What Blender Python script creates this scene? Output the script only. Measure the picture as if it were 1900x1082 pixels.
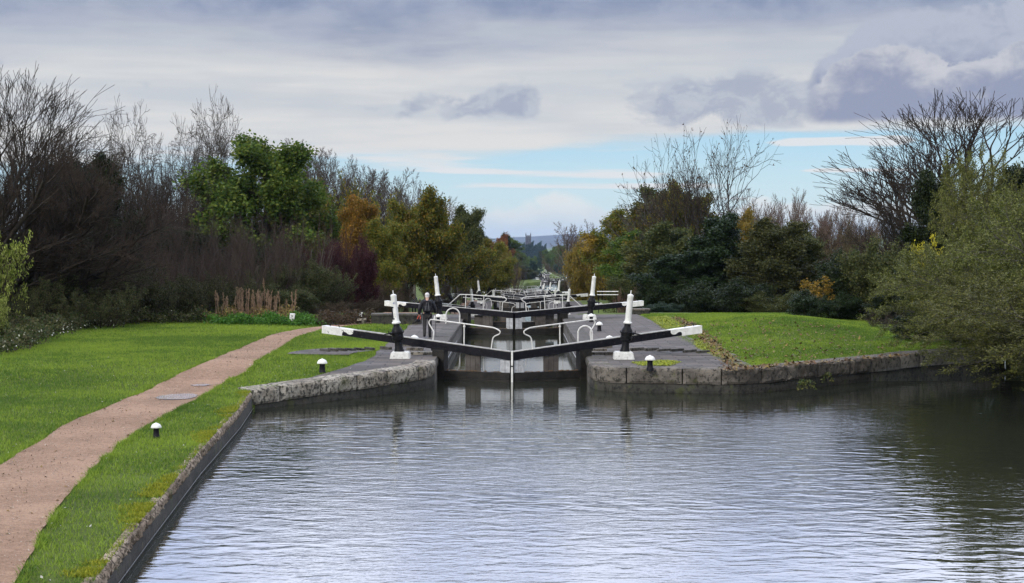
import bpy, bmesh, math, random
import numpy as np
from mathutils import Vector, Matrix
R = math.radians
for o in list(bpy.data.objects): bpy.data.objects.remove(o)
SC = bpy.context.scene
COL = SC.collection

# ------------------------------------------------------------------ camera
F, CX, CY, HOR, CAMZ = 2800.0, 950.0, 541.0, 445.0, 3.8
PITCH = math.atan((CY - HOR) / F)
cd = bpy.data.cameras.new('camera')
cd.sensor_width = 36; cd.lens = F / 1900 * 36
cd.clip_start = 0.5; cd.clip_end = 30000
cam = bpy.data.objects.new('camera', cd); COL.objects.link(cam)
cam.location = (0, 0, CAMZ); cam.rotation_euler = (math.pi / 2 - PITCH, 0, 0)
SC.camera = cam
SC.view_settings.view_transform = 'Standard'; SC.view_settings.look = 'None'
SC.view_settings.gamma = 1; SC.view_settings.use_curve_mapping = False
SC.view_settings.exposure = 0.5
SC.cycles.max_bounces = 6; SC.cycles.diffuse_bounces = 3; SC.cycles.glossy_bounces = 3
SC.cycles.transmission_bounces = 2; SC.cycles.volume_bounces = 0; SC.cycles.transparent_max_bounces = 4
SC.cycles.caustics_reflective = False; SC.cycles.caustics_refractive = False

def lin(r, g=None, b=None):
    if g is None: r, g, b = r
    f = lambda c: (c / 255) / 12.92 if c <= 10 else ((c / 255 + 0.055) / 1.055) ** 2.4
    return (f(r), f(g), f(b), 1.0)

# ------------------------------------------------------------------ node helper
class S:
    def __init__(s, nt, sock): s.nt, s.k = nt, sock
    def _m(s, op, *a, clamp=False):
        n = s.nt.nodes.new('ShaderNodeMath'); n.operation = op; n.use_clamp = clamp
        for i, v in enumerate((s,) + a):
            if isinstance(v, S): s.nt.links.new(v.k, n.inputs[i])
            else: n.inputs[i].default_value = v
        return S(s.nt, n.outputs[0])
    def __add__(s, o): return s._m('ADD', o)
    __radd__ = __add__
    def __sub__(s, o): return s._m('SUBTRACT', o)
    def __rsub__(s, o): return (s * -1.0) + o
    def __mul__(s, o): return s._m('MULTIPLY', o)
    __rmul__ = __mul__
    def __truediv__(s, o): return s._m('DIVIDE', o)
    def abs(s): return s._m('ABSOLUTE')
    def max(s, o): return s._m('MAXIMUM', o)
    def min(s, o): return s._m('MINIMUM', o)
    def pow(s, o): return s._m('POWER', o)
    def clamp(s): return s._m('ADD', 0.0, clamp=True)
    def step(s, a, b):
        n = s.nt.nodes.new('ShaderNodeMapRange'); n.interpolation_type = 'SMOOTHSTEP'; n.clamp = True
        s.nt.links.new(s.k, n.inputs[0])
        for i, v in ((1, a), (2, b)):
            if isinstance(v, S): s.nt.links.new(v.k, n.inputs[i])
            else: n.inputs[i].default_value = v
        return S(s.nt, n.outputs[0])
    def gauss(s, c, w):
        q = (s - c) * (1.0 / w)
        return (q * q * -1.0)._m('EXPONENT')
    def curve(s, pts, lo, hi):          # piecewise-linear function through pts=(x,y) by colour ramp, y in [0,1]
        n = s.nt.nodes.new('ShaderNodeValToRGB'); r = n.color_ramp
        t = (s - lo) * (1.0 / (hi - lo))
        s.nt.links.new(t.k, n.inputs[0])
        pts = [((x - lo) / (hi - lo), y) for x, y in pts]
        r.elements[0].position = pts[0][0]; r.elements[0].color = (pts[0][1],) * 3 + (1,)
        r.elements[1].position = pts[-1][0]; r.elements[1].color = (pts[-1][1],) * 3 + (1,)
        for x, y in pts[1:-1]:
            e = r.elements.new(x); e.color = (y, y, y, 1)
        return S(s.nt, n.outputs[0])

def comb(nt, x, y, z=0.0):
    n = nt.nodes.new('ShaderNodeCombineXYZ')
    for i, v in enumerate((x, y, z)):
        if isinstance(v, S): nt.links.new(v.k, n.inputs[i])
        else: n.inputs[i].default_value = v
    return S(nt, n.outputs[0])
def sep(v):
    n = v.nt.nodes.new('ShaderNodeSeparateXYZ'); v.nt.links.new(v.k, n.inputs[0])
    return [S(v.nt, n.outputs[i]) for i in range(3)]
def noise(v, scale=1.0, detail=4.0, rough=0.55, dist=0.0):
    n = v.nt.nodes.new('ShaderNodeTexNoise'); v.nt.links.new(v.k, n.inputs['Vector'])
    n.inputs['Scale'].default_value = scale; n.inputs['Detail'].default_value = detail
    n.inputs['Roughness'].default_value = rough; n.inputs['Distortion'].default_value = dist
    return S(v.nt, n.outputs['Fac'])
def voro(v, scale=1.0):
    n = v.nt.nodes.new('ShaderNodeTexVoronoi'); v.nt.links.new(v.k, n.inputs['Vector'])
    n.inputs['Scale'].default_value = scale
    return S(v.nt, n.outputs['Distance'])
def mixc(nt, f, a, b):
    n = nt.nodes.new('ShaderNodeMix'); n.data_type = 'RGBA'
    for i, v in ((0, f), (6, a), (7, b)):
        if isinstance(v, S): nt.links.new(v.k, n.inputs[i])
        else: n.inputs[i].default_value = v if not (i and len(v) == 3) else tuple(v) + (1,)
    return S(nt, n.outputs[2])

# ------------------------------------------------------------------ world: Nishita sky with clouds by direction, weak sun behind thin cloud
SUN_EL, SUN_AZ = R(30), R(215)           # azimuth measured from +Y clockwise: behind the camera, to its left
world = bpy.data.worlds.new('World'); SC.world = world; world.use_nodes = True
def build_world():
    nt = world.node_tree; nt.nodes.clear()
    sky = nt.nodes.new('ShaderNodeTexSky'); sky.sky_type = 'NISHITA'; sky.sun_disc = False
    sky.sun_elevation = SUN_EL; sky.sun_rotation = SUN_AZ
    sky.air_density = 1.0; sky.dust_density = 0.6; sky.ozone_density = 3.0
    STR = 0.1
    tc = nt.nodes.new('ShaderNodeTexCoord')
    x, y, z = sep(S(nt, tc.outputs['Generated']))
    U = x._m('ARCTAN2', y) * F
    V = z._m('ARCSINE') * F
    K = lambda *c, g=0.72: tuple(v * g / STR for v in lin(*c)[:3]) + (1,)
    ns = noise(comb(nt, U * (1 / 520.), V * (1 / 105.), 3.1), 1.0, 6, 0.55)          # stretched
    nst = noise(comb(nt, U * (1 / 420.), V * (1 / 26.), 7.7), 1.0, 5, 0.5)           # thin streaks
    nb = noise(comb(nt, U * (1 / 130.), V * (1 / 85.), 1.3), 1.0, 6, 0.55, 0.3)      # billows
    nb2 = noise(comb(nt, U * (1 / 55.), V * (1 / 40.), 9.3), 1.0, 7, 0.6, 0.3)
    base = S(nt, sky.outputs[0])
    blue = mixc(nt, V.step(20, 260), K(196, 222, 236), K(148, 197, 230))
    c = mixc(nt, 0.75, base, blue)
    # thin white streaks across the blue gap
    sb = V.gauss(116, 17) * U.step(-230, -90) * (1 - U.step(220, 330)) * 0.22
    sb = sb + V.gauss(100, 7) * U.step(-160, -60) * (1 - U.step(330, 420)) * 0.16
    sb = sb + V.gauss(178, 10) * U.step(430, 520) * (1 - U.step(680, 760)) * 0.42
    sb = sb + V.gauss(126, 5) * U.step(500, 560) * (1 - U.step(700, 760)) * 0.3
    sb = sb + V.gauss(160, 16) * (1 - U.step(-150, 60)) * 0.22
    sm = (nst + sb).step(0.6, 0.74)
    c = mixc(nt, sm * 0.92, c, K(226, 228, 230))
    # low cumulus bank near the horizon
    bank = ((nb - 0.5) * 95. + 58. - V + U.gauss(90, 130) * 14.).step(-9, 9)
    bankc = mixc(nt, (V + (nb2 - 0.5) * 60.).step(15, 75), K(203, 214, 224), K(228, 230, 230))
    c = mixc(nt, bank * 0.8, c, bankc)
    # high grey veil
    veil = (V + (ns - 0.5) * 120. + (nst - 0.5) * 50. - U * 0.035 - 172.).step(-20, 22)
    vd = (V + (ns - 0.5) * 260. + (nb - 0.5) * 60. + U * 0.0 - 358.).step(-70, 70)
    vcol = mixc(nt, (ns * 0.65 + nst * 0.35).step(0.36, 0.62), K(199, 204, 211), K(222, 222, 221))
    vcol = mixc(nt, vd, vcol, mixc(nt, nb.step(0.35, 0.65), K(138, 151, 179), K(164, 173, 194)))
    c = mixc(nt, veil, c, vcol)
    # darker puffs in rows under the veil
    pm = V.gauss(250, 32) * U.step(-360, -200) * (1 - U.step(20, 70)) * 0.26
    pm = pm + V.gauss(252, 48) * U.step(90, 330) * (1 - U.step(560, 640)) * 0.33
    pm = pm + V.gauss(320, 25) * (1 - U.step(-930, -890)) * 0.3
    puff = (nb * 0.7 + nb2 * 0.3 + pm).step(0.62, 0.74)
    c = mixc(nt, puff * (1 - V.step(285, 330)) * V.step(190, 215) * 0.8, c, mixc(nt, nb2.step(0.4, 0.62), K(158, 168, 189), K(184, 191, 204)))
    # big cumulus on the right
    topA = U.curve([(500, 0.10), (600, 0.46), (640, 0.66), (740, 0.78), (800, 0.74), (860, 0.80), (910, 0.93), (1000, 0.85), (1300, 0.8), (1700, .3)], 500, 1700) * 200. + 250.
    big = (topA + (nb2 - 0.5) * 85. + (nb - 0.5) * 60. - V).step(-9, 12) * (V + (nb - 0.5) * 20. - 214.).step(-9, 12) * U.step(530, 560)
    bigc = mixc(nt, (V * .6 + (nb - .5) * 190. + (nb2 - .5) * 170. + 100.).step(220, 340), K(138, 148, 175), K(180, 187, 203))
    c = mixc(nt, big, c, bigc)
    topB = U.curve([(500, 0.1), (550, 0.42), (600, 0.66), (680, 0.86), (740, 0.78), (800, .62), (860, 0.7), (940, 0.85), (1200, 0.7), (1500, .2)], 500, 1500) * 155. + 215.
    dB = topB + (nb2 - 0.5) * 62. + (nb - 0.5) * 40. - V
    fr = dB.step(-4, 6) * (V + (nb - 0.5) * 20. - 214.).step(-9, 12) * U.step(536, 566)
    frc = mixc(nt, (dB + (nb2 - 0.5) * 110. + (nb - .5) * 60.).step(-12, 75), K(200, 202, 210), K(150, 158, 182))
    c = mixc(nt, fr, c, frc)
    # broken bright cloud overhead and behind (out of the frame), brightened to light ground and water
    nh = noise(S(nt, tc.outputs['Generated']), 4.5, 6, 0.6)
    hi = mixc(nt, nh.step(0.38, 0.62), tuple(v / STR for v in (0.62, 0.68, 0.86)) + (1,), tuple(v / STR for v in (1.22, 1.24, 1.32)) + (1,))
    ahead = mixc(nt, nh.step(0.36, 0.60), tuple(v / STR for v in (0.95, 1.10, 1.58)) + (1,), tuple(v / STR for v in (1.55, 1.66, 2.02)) + (1,))  # extra-bright unseen sky ahead, added to lift the reflections in the water
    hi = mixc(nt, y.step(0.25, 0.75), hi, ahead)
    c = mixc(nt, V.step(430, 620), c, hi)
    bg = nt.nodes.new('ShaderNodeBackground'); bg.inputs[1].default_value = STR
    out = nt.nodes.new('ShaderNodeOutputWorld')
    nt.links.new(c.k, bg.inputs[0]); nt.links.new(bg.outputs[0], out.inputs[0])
build_world()
sl = bpy.data.lights.new('sun', 'SUN'); sl.energy = 1.5; sl.angle = R(10); sl.color = (1.0, 0.95, 0.87)
sun = bpy.data.objects.new('sun', sl); COL.objects.link(sun)
sd = Vector((math.sin(SUN_AZ) * math.cos(SUN_EL), math.cos(SUN_AZ) * math.cos(SUN_EL), math.sin(SUN_EL)))
sun.rotation_euler = sd.to_track_quat('Z', 'Y').to_euler(); sun.location = (-20, -30, 40)

# ------------------------------------------------------------------ picture point -> place on a level z
def P(px, py, z=0.0):
    a, b = (px - CX) / F, (CY - py) / F
    d = Vector((a, math.cos(PITCH) + b * math.sin(PITCH), -math.sin(PITCH) + b * math.cos(PITCH)))
    t = (z - CAMZ) / d.z
    return (d.x * t, d.y * t)
def X_at(px, D): return (px - CX) / F * D
def Z_at(py, D): return CAMZ + (HOR - py) / F * D

# ------------------------------------------------------------------ objects and meshes
def tag(o, label=None, cat=None, group=None, kind=None):
    if label: o['label'] = label
    if cat: o['category'] = cat
    if group: o['group'] = group
    if kind: o['kind'] = kind
    return o
def empty(name, loc=(0, 0, 0), rz=0.0):
    o = bpy.data.objects.new(name, None); COL.objects.link(o); o.location = loc; o.rotation_euler = (0, 0, rz)
    o.empty_display_size = 0.2
    return o
def link_mesh(name, me, m=None, parent=None):
    o = bpy.data.objects.new(name, me); COL.objects.link(o)
    if m is not None and not me.materials: me.materials.append(m)
    if parent: o.parent = parent
    return o
def np_mesh(name, V, Q, T=None, smooth=False):
    V = np.asarray(V, dtype=np.float32); Q = np.asarray(Q, dtype=np.int32).reshape(-1, 4) if Q is not None and len(Q) else np.zeros((0, 4), np.int32)
    T = np.asarray(T, dtype=np.int32).reshape(-1, 3) if T is not None and len(T) else np.zeros((0, 3), np.int32)
    me = bpy.data.meshes.new(name)
    me.vertices.add(len(V)); me.vertices.foreach_set('co', V.ravel())
    nl = Q.size + T.size
    me.loops.add(nl); me.loops.foreach_set('vertex_index', np.concatenate([Q.ravel(), T.ravel()]))
    me.polygons.add(len(Q) + len(T))
    st = np.concatenate([np.arange(len(Q)) * 4, Q.size + np.arange(len(T)) * 3]).astype(np.int32)
    me.polygons.foreach_set('loop_start', st)
    if smooth: me.polygons.foreach_set('use_smooth', np.ones(len(Q) + len(T), dtype=bool))
    me.update(calc_edges=True); me.validate()
    return me
class MB:
    """collects shapes for ONE mesh object"""
    def __init__(s): s.v, s.f = [], []
    def add(s, vs, fs):
        n = len(s.v); s.v += [tuple(p) for p in vs]; s.f += [tuple(i + n for i in f) for f in fs]
    def box(s, a, b, M=None, taper=1.0):
        x0, y0, z0 = a; x1, y1, z1 = b; cx, cy = (x0 + x1) / 2, (y0 + y1) / 2
        vs = [(x0, y0, z0), (x1, y0, z0), (x1, y1, z0), (x0, y1, z0)]
        vs += [(cx + (x - cx) * taper, cy + (y - cy) * taper, z1) for x, y, z in vs]
        if M is not None: vs = [tuple(M @ Vector(p)) for p in vs]
        s.add(vs, [(3, 2, 1, 0), (4, 5, 6, 7), (0, 1, 5, 4), (1, 2, 6, 5), (2, 3, 7, 6), (3, 0, 4, 7)])
    def bbox(s, a, b, bev=0.01, M=None):       # bevelled box
        bm = bmesh.new(); bmesh.ops.create_cube(bm, size=1)
        for v in bm.verts:
            v.co = Vector([(a[i] + b[i]) / 2 + v.co[i] * (b[i] - a[i]) for i in range(3)])
        bmesh.ops.bevel(bm, geom=list(bm.edges), offset=bev, segments=2, affect='EDGES', profile=0.6)
        bm.verts.index_update()
        s.add([(M @ v.co) if M is not None else v.co for v in bm.verts], [[v.index for v in f.verts] for f in bm.faces]); bm.free()
    def tube(s, pts, r, n=8, cap=True):
        pts = [Vector(p) for p in pts]; rs = r if isinstance(r, (list, tuple)) else [r] * len(pts)
        vs, fs = [], []; up = None
        for i, p in enumerate(pts):
            t = (pts[min(i + 1, len(pts) - 1)] - pts[max(i - 1, 0)]).normalized()
            if up is None: up = Vector((0, 0, 1)) if abs(t.z) < 0.9 else Vector((1, 0, 0))
            a = t.cross(up).normalized(); b = a.cross(t).normalized(); up = b
            for k in range(n):
                an = 2 * math.pi * k / n
                vs.append(p + (a * math.cos(an) + b * math.sin(an)) * rs[i])
        for i in range(len(pts) - 1):
            for k in range(n):
                fs.append((i * n + k, i * n + (k + 1) % n, (i + 1) * n + (k + 1) % n, (i + 1) * n + k))
        if cap: fs.append(tuple(range(n - 1, -1, -1))); fs.append(tuple((len(pts) - 1) * n + k for k in range(n)))
        s.add(vs, fs)
    def lathe(s, prof, n=20, M=None):
        vs, fs = [], []
        for r, z in prof:
            for k in range(n):
                an = 2 * math.pi * k / n; vs.append(Vector((r * math.cos(an), r * math.sin(an), z)))
        for i in range(len(prof) - 1):
            for k in range(n): fs.append((i * n + k, i * n + (k + 1) % n, (i + 1) * n + (k + 1) % n, (i + 1) * n + k))
        fs.append(tuple(range(n - 1, -1, -1))); fs.append(tuple((len(prof) - 1) * n + k for k in range(n)))
        if M is not None: vs = [M @ v for v in vs]
        s.add(vs, fs)
    def prism(s, poly, y0, y1, M=None):        # polygon in (x,z), extruded along y
        n = len(poly)
        vs = [Vector((x, y0, z)) for x, z in poly] + [Vector((x, y1, z)) for x, z in poly]
        if M is not None: vs = [M @ v for v in vs]
        s.add(vs, [tuple(range(n)), tuple(range(2 * n - 1, n - 1, -1))] + [(i, i + n, (i + 1) % n + n, (i + 1) % n) for i in range(n)])
    def ball(s, c, rx, ry=None, rz=None, n=12, M=None):
        ry = ry or rx; rz = rz or rx
        bm = bmesh.new(); bmesh.ops.create_uvsphere(bm, u_segments=n, v_segments=max(6, n // 2 + 2), radius=1)
        vs = [Vector((c[0] + v.co.x * rx, c[1] + v.co.y * ry, c[2] + v.co.z * rz)) for v in bm.verts]
        bm.verts.index_update()
        if M is not None: vs = [M @ v for v in vs]
        s.add(vs, [[v.index for v in f.verts] for f in bm.faces]); bm.free()
    def build(s, name, m, parent=None, smooth=False, flip=False):
        me = bpy.data.meshes.new(name)
        me.from_pydata([tuple(v) for v in s.v], [], [tuple(f) for f in s.f])
        bm = bmesh.new(); bm.from_mesh(me); bmesh.ops.recalc_face_normals(bm, faces=bm.faces); bm.to_mesh(me); bm.free()
        if smooth:
            me.polygons.foreach_set('use_smooth', np.ones(len(me.polygons), dtype=bool))
            try: me.set_sharp_from_angle(angle=R(40))
            except Exception: pass
        return link_mesh(name, me, m, parent)
def copy_tree(o, parent=None):
    c = o.copy(); COL.objects.link(c)
    if parent: c.parent = parent
    for ch in o.children: copy_tree(ch, c)
    return c

# ------------------------------------------------------------------ materials
def new_mat(name):
    m = bpy.data.materials.new(name); m.use_nodes = True; nt = m.node_tree; nt.nodes.clear()
    out = nt.nodes.new('ShaderNodeOutputMaterial'); b = nt.nodes.new('ShaderNodeBsdfPrincipled')
    nt.links.new(b.outputs[0], out.inputs[0])
    return m, nt, b, out
def coords(nt, kind='Object'):
    if kind == 'Position':
        return S(nt, nt.nodes.new('ShaderNodeNewGeometry').outputs['Position'])
    return S(nt, nt.nodes.new('ShaderNodeTexCoord').outputs[kind])
def setin(nt, b, key, v):
    if isinstance(v, S): nt.links.new(v.k, b.inputs[key])
    else: b.inputs[key].default_value = v
def bump(nt, b, h, dist=0.02, strength=1.0):
    n = nt.nodes.new('ShaderNodeBump'); n.inputs['Distance'].default_value = dist; n.inputs['Strength'].default_value = strength
    nt.links.new(h.k, n.inputs['Height']); nt.links.new(n.outputs[0], b.inputs['Normal'])
def mat_noise(name, c1, c2, scale=8, rough=0.7, bmp=0.01, detail=5, lo=0.35, hi=0.65, spec=0.4, kind='Object', c3=None, s3=60, t3=0.62, metal=0.0):
    m, nt, b, out = new_mat(name); v = coords(nt, kind)
    n = noise(v, scale, detail, 0.6)
    c = mixc(nt, n.step(lo, hi), c1, c2)
    if c3 is not None:
        n3 = noise(v, s3, 4, 0.65); c = mixc(nt, n3.step(t3, t3 + 0.08), c, c3)
    setin(nt, b, 'Base Color', c); setin(nt, b, 'Roughness', rough); setin(nt, b, 'Metallic', metal)
    b.inputs['Specular IOR Level'].default_value = spec
    if bmp: bump(nt, b, noise(v, scale * 4, 5, 0.65), bmp)
    return m
M = {}
M['white'] = mat_noise('white_paint', (0.62, 0.62, 0.58), (0.78, 0.78, 0.75), 5, 0.5, 0.003, c3=(0.33, 0.33, 0.26), s3=16, t3=0.62)
M['white_worn'] = mat_noise('worn_white_paint', (0.55, 0.55, 0.52), (0.70, 0.70, 0.67), 9, 0.6, 0.004, c3=(0.09, 0.09, 0.09), s3=9, t3=0.585)
M['rail_white'] = mat_noise('rail_paint', (0.52, 0.51, 0.48), (0.68, 0.67, 0.64), 12, 0.5, 0.001, c3=(0.3, 0.25, 0.2), s3=40, t3=0.66)
M['black'] = mat_noise('black_paint', (0.0045, 0.0045, 0.007), (0.010, 0.010, 0.014), 7, 0.5, 0.004, c3=(0.055, 0.05, 0.042), s3=14, t3=0.615, spec=0.13)
M['black_iron'] = mat_noise('black_iron', (0.005, 0.005, 0.006), (0.011, 0.011, 0.013), 14, 0.42, 0.003, spec=0.13)
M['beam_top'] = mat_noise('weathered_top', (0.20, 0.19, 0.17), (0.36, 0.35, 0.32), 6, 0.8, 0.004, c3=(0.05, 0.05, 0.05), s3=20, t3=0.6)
M['wet_wood'] = mat_noise('wet_dark_wood', (0.007, 0.0065, 0.006), (0.022, 0.019, 0.016), 5, 0.5, 0.008, spec=0.25)
M['plank'] = mat_noise('brown_planks', (0.045, 0.038, 0.032), (0.085, 0.074, 0.065), 5, 0.7, 0.006)
M['pale_board'] = mat_noise('pale_boards', (0.30, 0.31, 0.32), (0.46, 0.47, 0.48), 6, 0.7, 0.004, c3=(0.15, 0.14, 0.12), s3=14, t3=0.6)
M['debris'] = mat_noise('dead_leaves_debris', (0.07, 0.045, 0.025), (0.16, 0.10, 0.055), 30, 0.9, 0.01)
M['plinth'] = mat_noise('painted_plinth', (0.50, 0.50, 0.47), (0.64, 0.64, 0.61), 7, 0.7, 0.004, c3=(0.25, 0.25, 0.22), s3=18, t3=0.6)
M['blue_ink'] = mat_noise('blue_number', (0.02, 0.04, 0.25), (0.03, 0.05, 0.3), 5, 0.5, 0)
M['steel'] = mat_noise('dull_steel', (0.15, 0.15, 0.15), (0.25, 0.25, 0.25), 10, 0.4, 0.001, metal=0.6)

# ------------------------------------------------------------------ ground, path, water (the setting)
WL = -0.68                                            # level of the near pool and the first lock
def interp(pts, t):
    if t <= pts[0][0]: return pts[0][1]
    for (a, va), (b, vb) in zip(pts, pts[1:]):
        if t <= b:
            return va + (vb - va) * (t - a) / (b - a)
    return pts[-1][1]
LOCKS = [(48.6, 0.0, 0.0), (114.5, 0.62, -2.0), (179, 1.45, -4.0), (244, 2.0, -6.0), (324, 2.95, -8.0), (498, 14.3, -10.0), (675, 11.6, -12.0)]
LLEN = 23.4
PROF = [(-40, -0.4)]
def base_z(y):
    if y < 76: return 0.0
    prev = 0.0
    for i, (y0, ax, z) in enumerate(LOCKS):
        if i == 0: continue
        s = LOCKS[i - 1][0] + LLEN + 4
        e = min(y0 - 5, s + 34)
        if y < s: return LOCKS[i - 1][2]
        if y < e:
            t = (y - s) / (e - s); t = t * t * (3 - 2 * t)
            return LOCKS[i - 1][2] + (z - LOCKS[i - 1][2]) * t
        if y < y0 + LLEN + 4: return z
    return max(-30.0, -12 - (y - 702) * 0.012)
def axis(y):
    pts = []
    for y0, ax, z in LOCKS:
        pts += [(y0, ax), (y0 + LLEN, ax + 0.1)]
    return interp(pts, y)
LEDGE = [(-30, -4.2), (10, -4.55), (17.3, -4.94), (22.2, -5.39), (28.5, -5.95), (35.5, -6.46), (39.6, -6.86)]
LQUAY = [(-6.9, 39.7), (-5.7, 41.05), (-4.3, 42.75), (-2.95, 44.45), (-2.62, 44.95), (-2.45, 45.6), (-2.4, 46.6)]
def xl(y):
    if y <= 39.6: return interp(LEDGE, y)
    if y <= 46.6: return interp([(b, a) for a, b in LQUAY], y)
    w = 2.4
    for i, (y0, ax, z) in enumerate(LOCKS[:-1]):
        s, e = y0 + LLEN + 3, LOCKS[i + 1][0] - 3
        if s < y < e:
            wide = (2.0, 2.0, 2.0, 2.5, 6.0, 4.5)[i]
            w += wide * min(1, (y - s) / 6, (e - y) / 6)
    if y > 705: w = 3.5
    return axis(y) - w
def xr(y): return 2 * axis(y) - xl(y)
RQUAY = [(2.4, 46.6), (2.4, 45.9), (2.47, 45.2), (2.68, 44.72), (3.05, 44.42), (3.7, 44.22), (6.1, 43.85), (6.8, 43.95), (7.6, 44.45), (10.2, 46.7), (13.3, 49.5), (17.2, 52.5)]
def h2(x, y, s=1.0):
    return (math.sin(x * 0.7 * s + 1.3) * math.cos(y * 0.55 * s - 0.4) + 0.5 * math.sin(x * 1.9 * s - y * 1.3 * s))
def gl(x, y):
    z = base_z(y)
    if y < 60:
        z += interp([(-40, -0.4), (10, -0.36), (18, -0.3), (39.5, -0.2), (45.5, 0.04), (52, 0.0)], y)
    d = xl(y) - x
    if y < 76: z += 0.16 * max(0, min(1, (d - 3.2) / 5)) * (1 if y < 50 else max(0, (76 - y) / 26)) + 0.02 * h2(x, y) * min(1, d / 3)
    else: z += 0.05 * h2(x, y, .6) * min(1, d / 6)
    z += max(0, d - 22) * 0.03
    return z
def gr(x, y):
    z = base_z(y); d = x - xr(y)
    if y < 78: z += 0.55 * math.exp(-((x - 11.2) / 3.6) ** 2 - ((y - 63) / 9.0) ** 2) + 0.015 * h2(x, y) * min(1, max(0, d - 4) / 2)
    else: z += 0.05 * h2(x, y, .6) * min(1, max(0, d) / 6)
    z += max(0, d - 24) * 0.03
    return z
def struct(name, me, m): return tag(link_mesh(name, me, m), kind='structure')
def rows_sheet(name, ys, edge, sgn, offs, zf, m, skirt=None, dz=0.0, other=None):
    V, Q = [], []
    for y in ys:
        e = edge(y)
        row = []
        if skirt is not None: row.append((e + sgn * offs[0], y, zf(e, y) - skirt))
        if other is None: xs = [e + sgn * o for o in offs]
        else:
            e2 = other(y); xs = [e + (e2 - e) * o for o in offs]
        for x in xs: row.append((x, y, zf(x, y) + dz))
        V += row; n = len(row)
    for i in range(len(ys) - 1):
        for k in range(n - 1):
            q = (i * n + k, i * n + k + 1, (i + 1) * n + k + 1, (i + 1) * n + k)
            Q.append(q if sgn > 0 else q[::-1])
    return struct(name, np_mesh(name, V, Q, smooth=True), m)
def arange(a, b, s): return list(np.arange(a, b - s * 0.4, s)) + [b]

def ground_material(name, dark, light, straw, moss=False):
    m, nt, b, out = new_mat(name); v = coords(nt, 'Position')
    n1 = noise(v, 0.35, 4, 0.6); n2 = noise(v, 3.0, 5, 0.65); n3 = noise(v, 40, 3, 0.6)
    c = mixc(nt, (n1 * 0.5 + n2 * 0.5).step(0.38, 0.62), dark, light)
    c = mixc(nt, n3.step(0.62, 0.75) * 0.6, c, straw)
    setin(nt, b, 'Base Color', c); setin(nt, b, 'Roughness', 0.9); b.inputs['Specular IOR Level'].default_value = 0.15
    bump(nt, b, noise(v, 25, 5, 0.7), 0.05)
    return m
M['lawn'] = ground_material('lawn', (0.060, 0.085, 0.018), (0.11, 0.15, 0.027), (0.13, 0.12, 0.05))
M['rough_ground'] = ground_material('rough_ground', (0.03, 0.035, 0.015), (0.055, 0.06, 0.025), (0.09, 0.07, 0.045))

offsL = [.1, .4, .8, 1.2, 1.7, 2.2, 2.8, 3.4, 4, 4.8, 5.6, 6.4, 7.4, 8.4, 9.4, 10.6, 12, 13.5, 16, 20, 28, 45, 80, 200]
rows_sheet('lawn', arange(-30, 10, 4)[:-1] + arange(10, 76, 0.5), xl, -1, offsL, gl, M['lawn'], skirt=1.6)
farys = arange(76, 200, 2)[:-1] + arange(200, 420, 4)[:-1] + arange(420, 760, 8)[:-1] + [760, 820, 900, 1000, 1200, 1500, 2000, 2800, 4000, 6000, 9500]
offsF = [0, .5, 1.2, 2.2, 3.5, 5, 7, 10, 14, 20, 30, 50, 90, 200, 600, 1800, 5000]
rows_sheet('ground', farys, xl, -1, offsF, gl, M['lawn'], skirt=4)
rows_sheet('ground', farys, xr, 1, offsF, gr, M['lawn'], skirt=4)
# right bank near the camera: columns of x from the quay edge back to y=76
def right_bank():
    xs = arange(2.75, 17.2, 0.4); ts = [0, .01, .025, .05, .08, .12, .16, .2, .25, .3, .36, .42, .48, .55, .62, .7, .78, .86, .93, 1]
    poly = sorted([(a, b) for a, b in RQUAY[5:]] + [(2.4, 45.9), (2.47, 45.2), (2.68, 44.72), (3.05, 44.42)])
    V, Q = [], []
    for x in xs:
        y0 = interp(poly, x)
        y0 += 0.3 if x > 3 else 0.45
        V.append((x, y0, -1.6))
        for t in ts:
            y = y0 + (76 - y0) * t; V.append((x, y, gr(x, y)))
    n = len(ts) + 1
    for i in range(len(xs) - 1):
        for k in range(n - 1): Q.append((i * n + k, (i + 1) * n + k, (i + 1) * n + k + 1, i * n + k + 1))
    struct('lawn', np_mesh('lawn', V, Q, smooth=True), M['lawn'])
    xs = [17.2, 18, 19, 21, 24, 28, 35, 50, 90, 205]; ys = arange(52.5, 76, 2)
    V = [(x, y, gr(x, y)) for x in xs for y in ys]; n = len(ys)
    Q = [(i * n + k, (i + 1) * n + k, (i + 1) * n + k + 1, i * n + k + 1) for i in range(len(xs) - 1) for k in range(n - 1)]
    struct('ground', np_mesh('ground', V, Q, smooth=True), M['rough_ground'])
    # bank of the pool beyond the right edge of the picture
    ys = arange(-30, 52.5, 2.5); shore = lambda y: 17.2 + 1.2 * math.sin(y * 0.12) * min(1, (52.5 - y) / 10)
    rows_sheet('ground', ys, shore, 1, [0, .5, 1.2, 2.5, 4, 7, 12, 20, 40, 90, 190], lambda x, y: gr(x, min(y, 52.5)) - 0.25 * max(0, 1 - (x - shore(y)) / 3) * min(1, (52.5 - y) / 5), M['rough_ground'], skirt=1.5)
right_bank()
# pool beds so that no water hangs over nothing
def sheet_quad(name, x0, x1, y0, y1, z, m, nx=1, ny=1):
    V = [(x0 + (x1 - x0) * i / nx, y0 + (y1 - y0) * j / ny, z) for i in range(nx + 1) for j in range(ny + 1)]
    Q = [(i * (ny + 1) + j, (i + 1) * (ny + 1) + j, (i + 1) * (ny + 1) + j + 1, i * (ny + 1) + j + 1) for i in range(nx) for j in range(ny)]
    return struct(name, np_mesh(name, V, Q), m)

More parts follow.
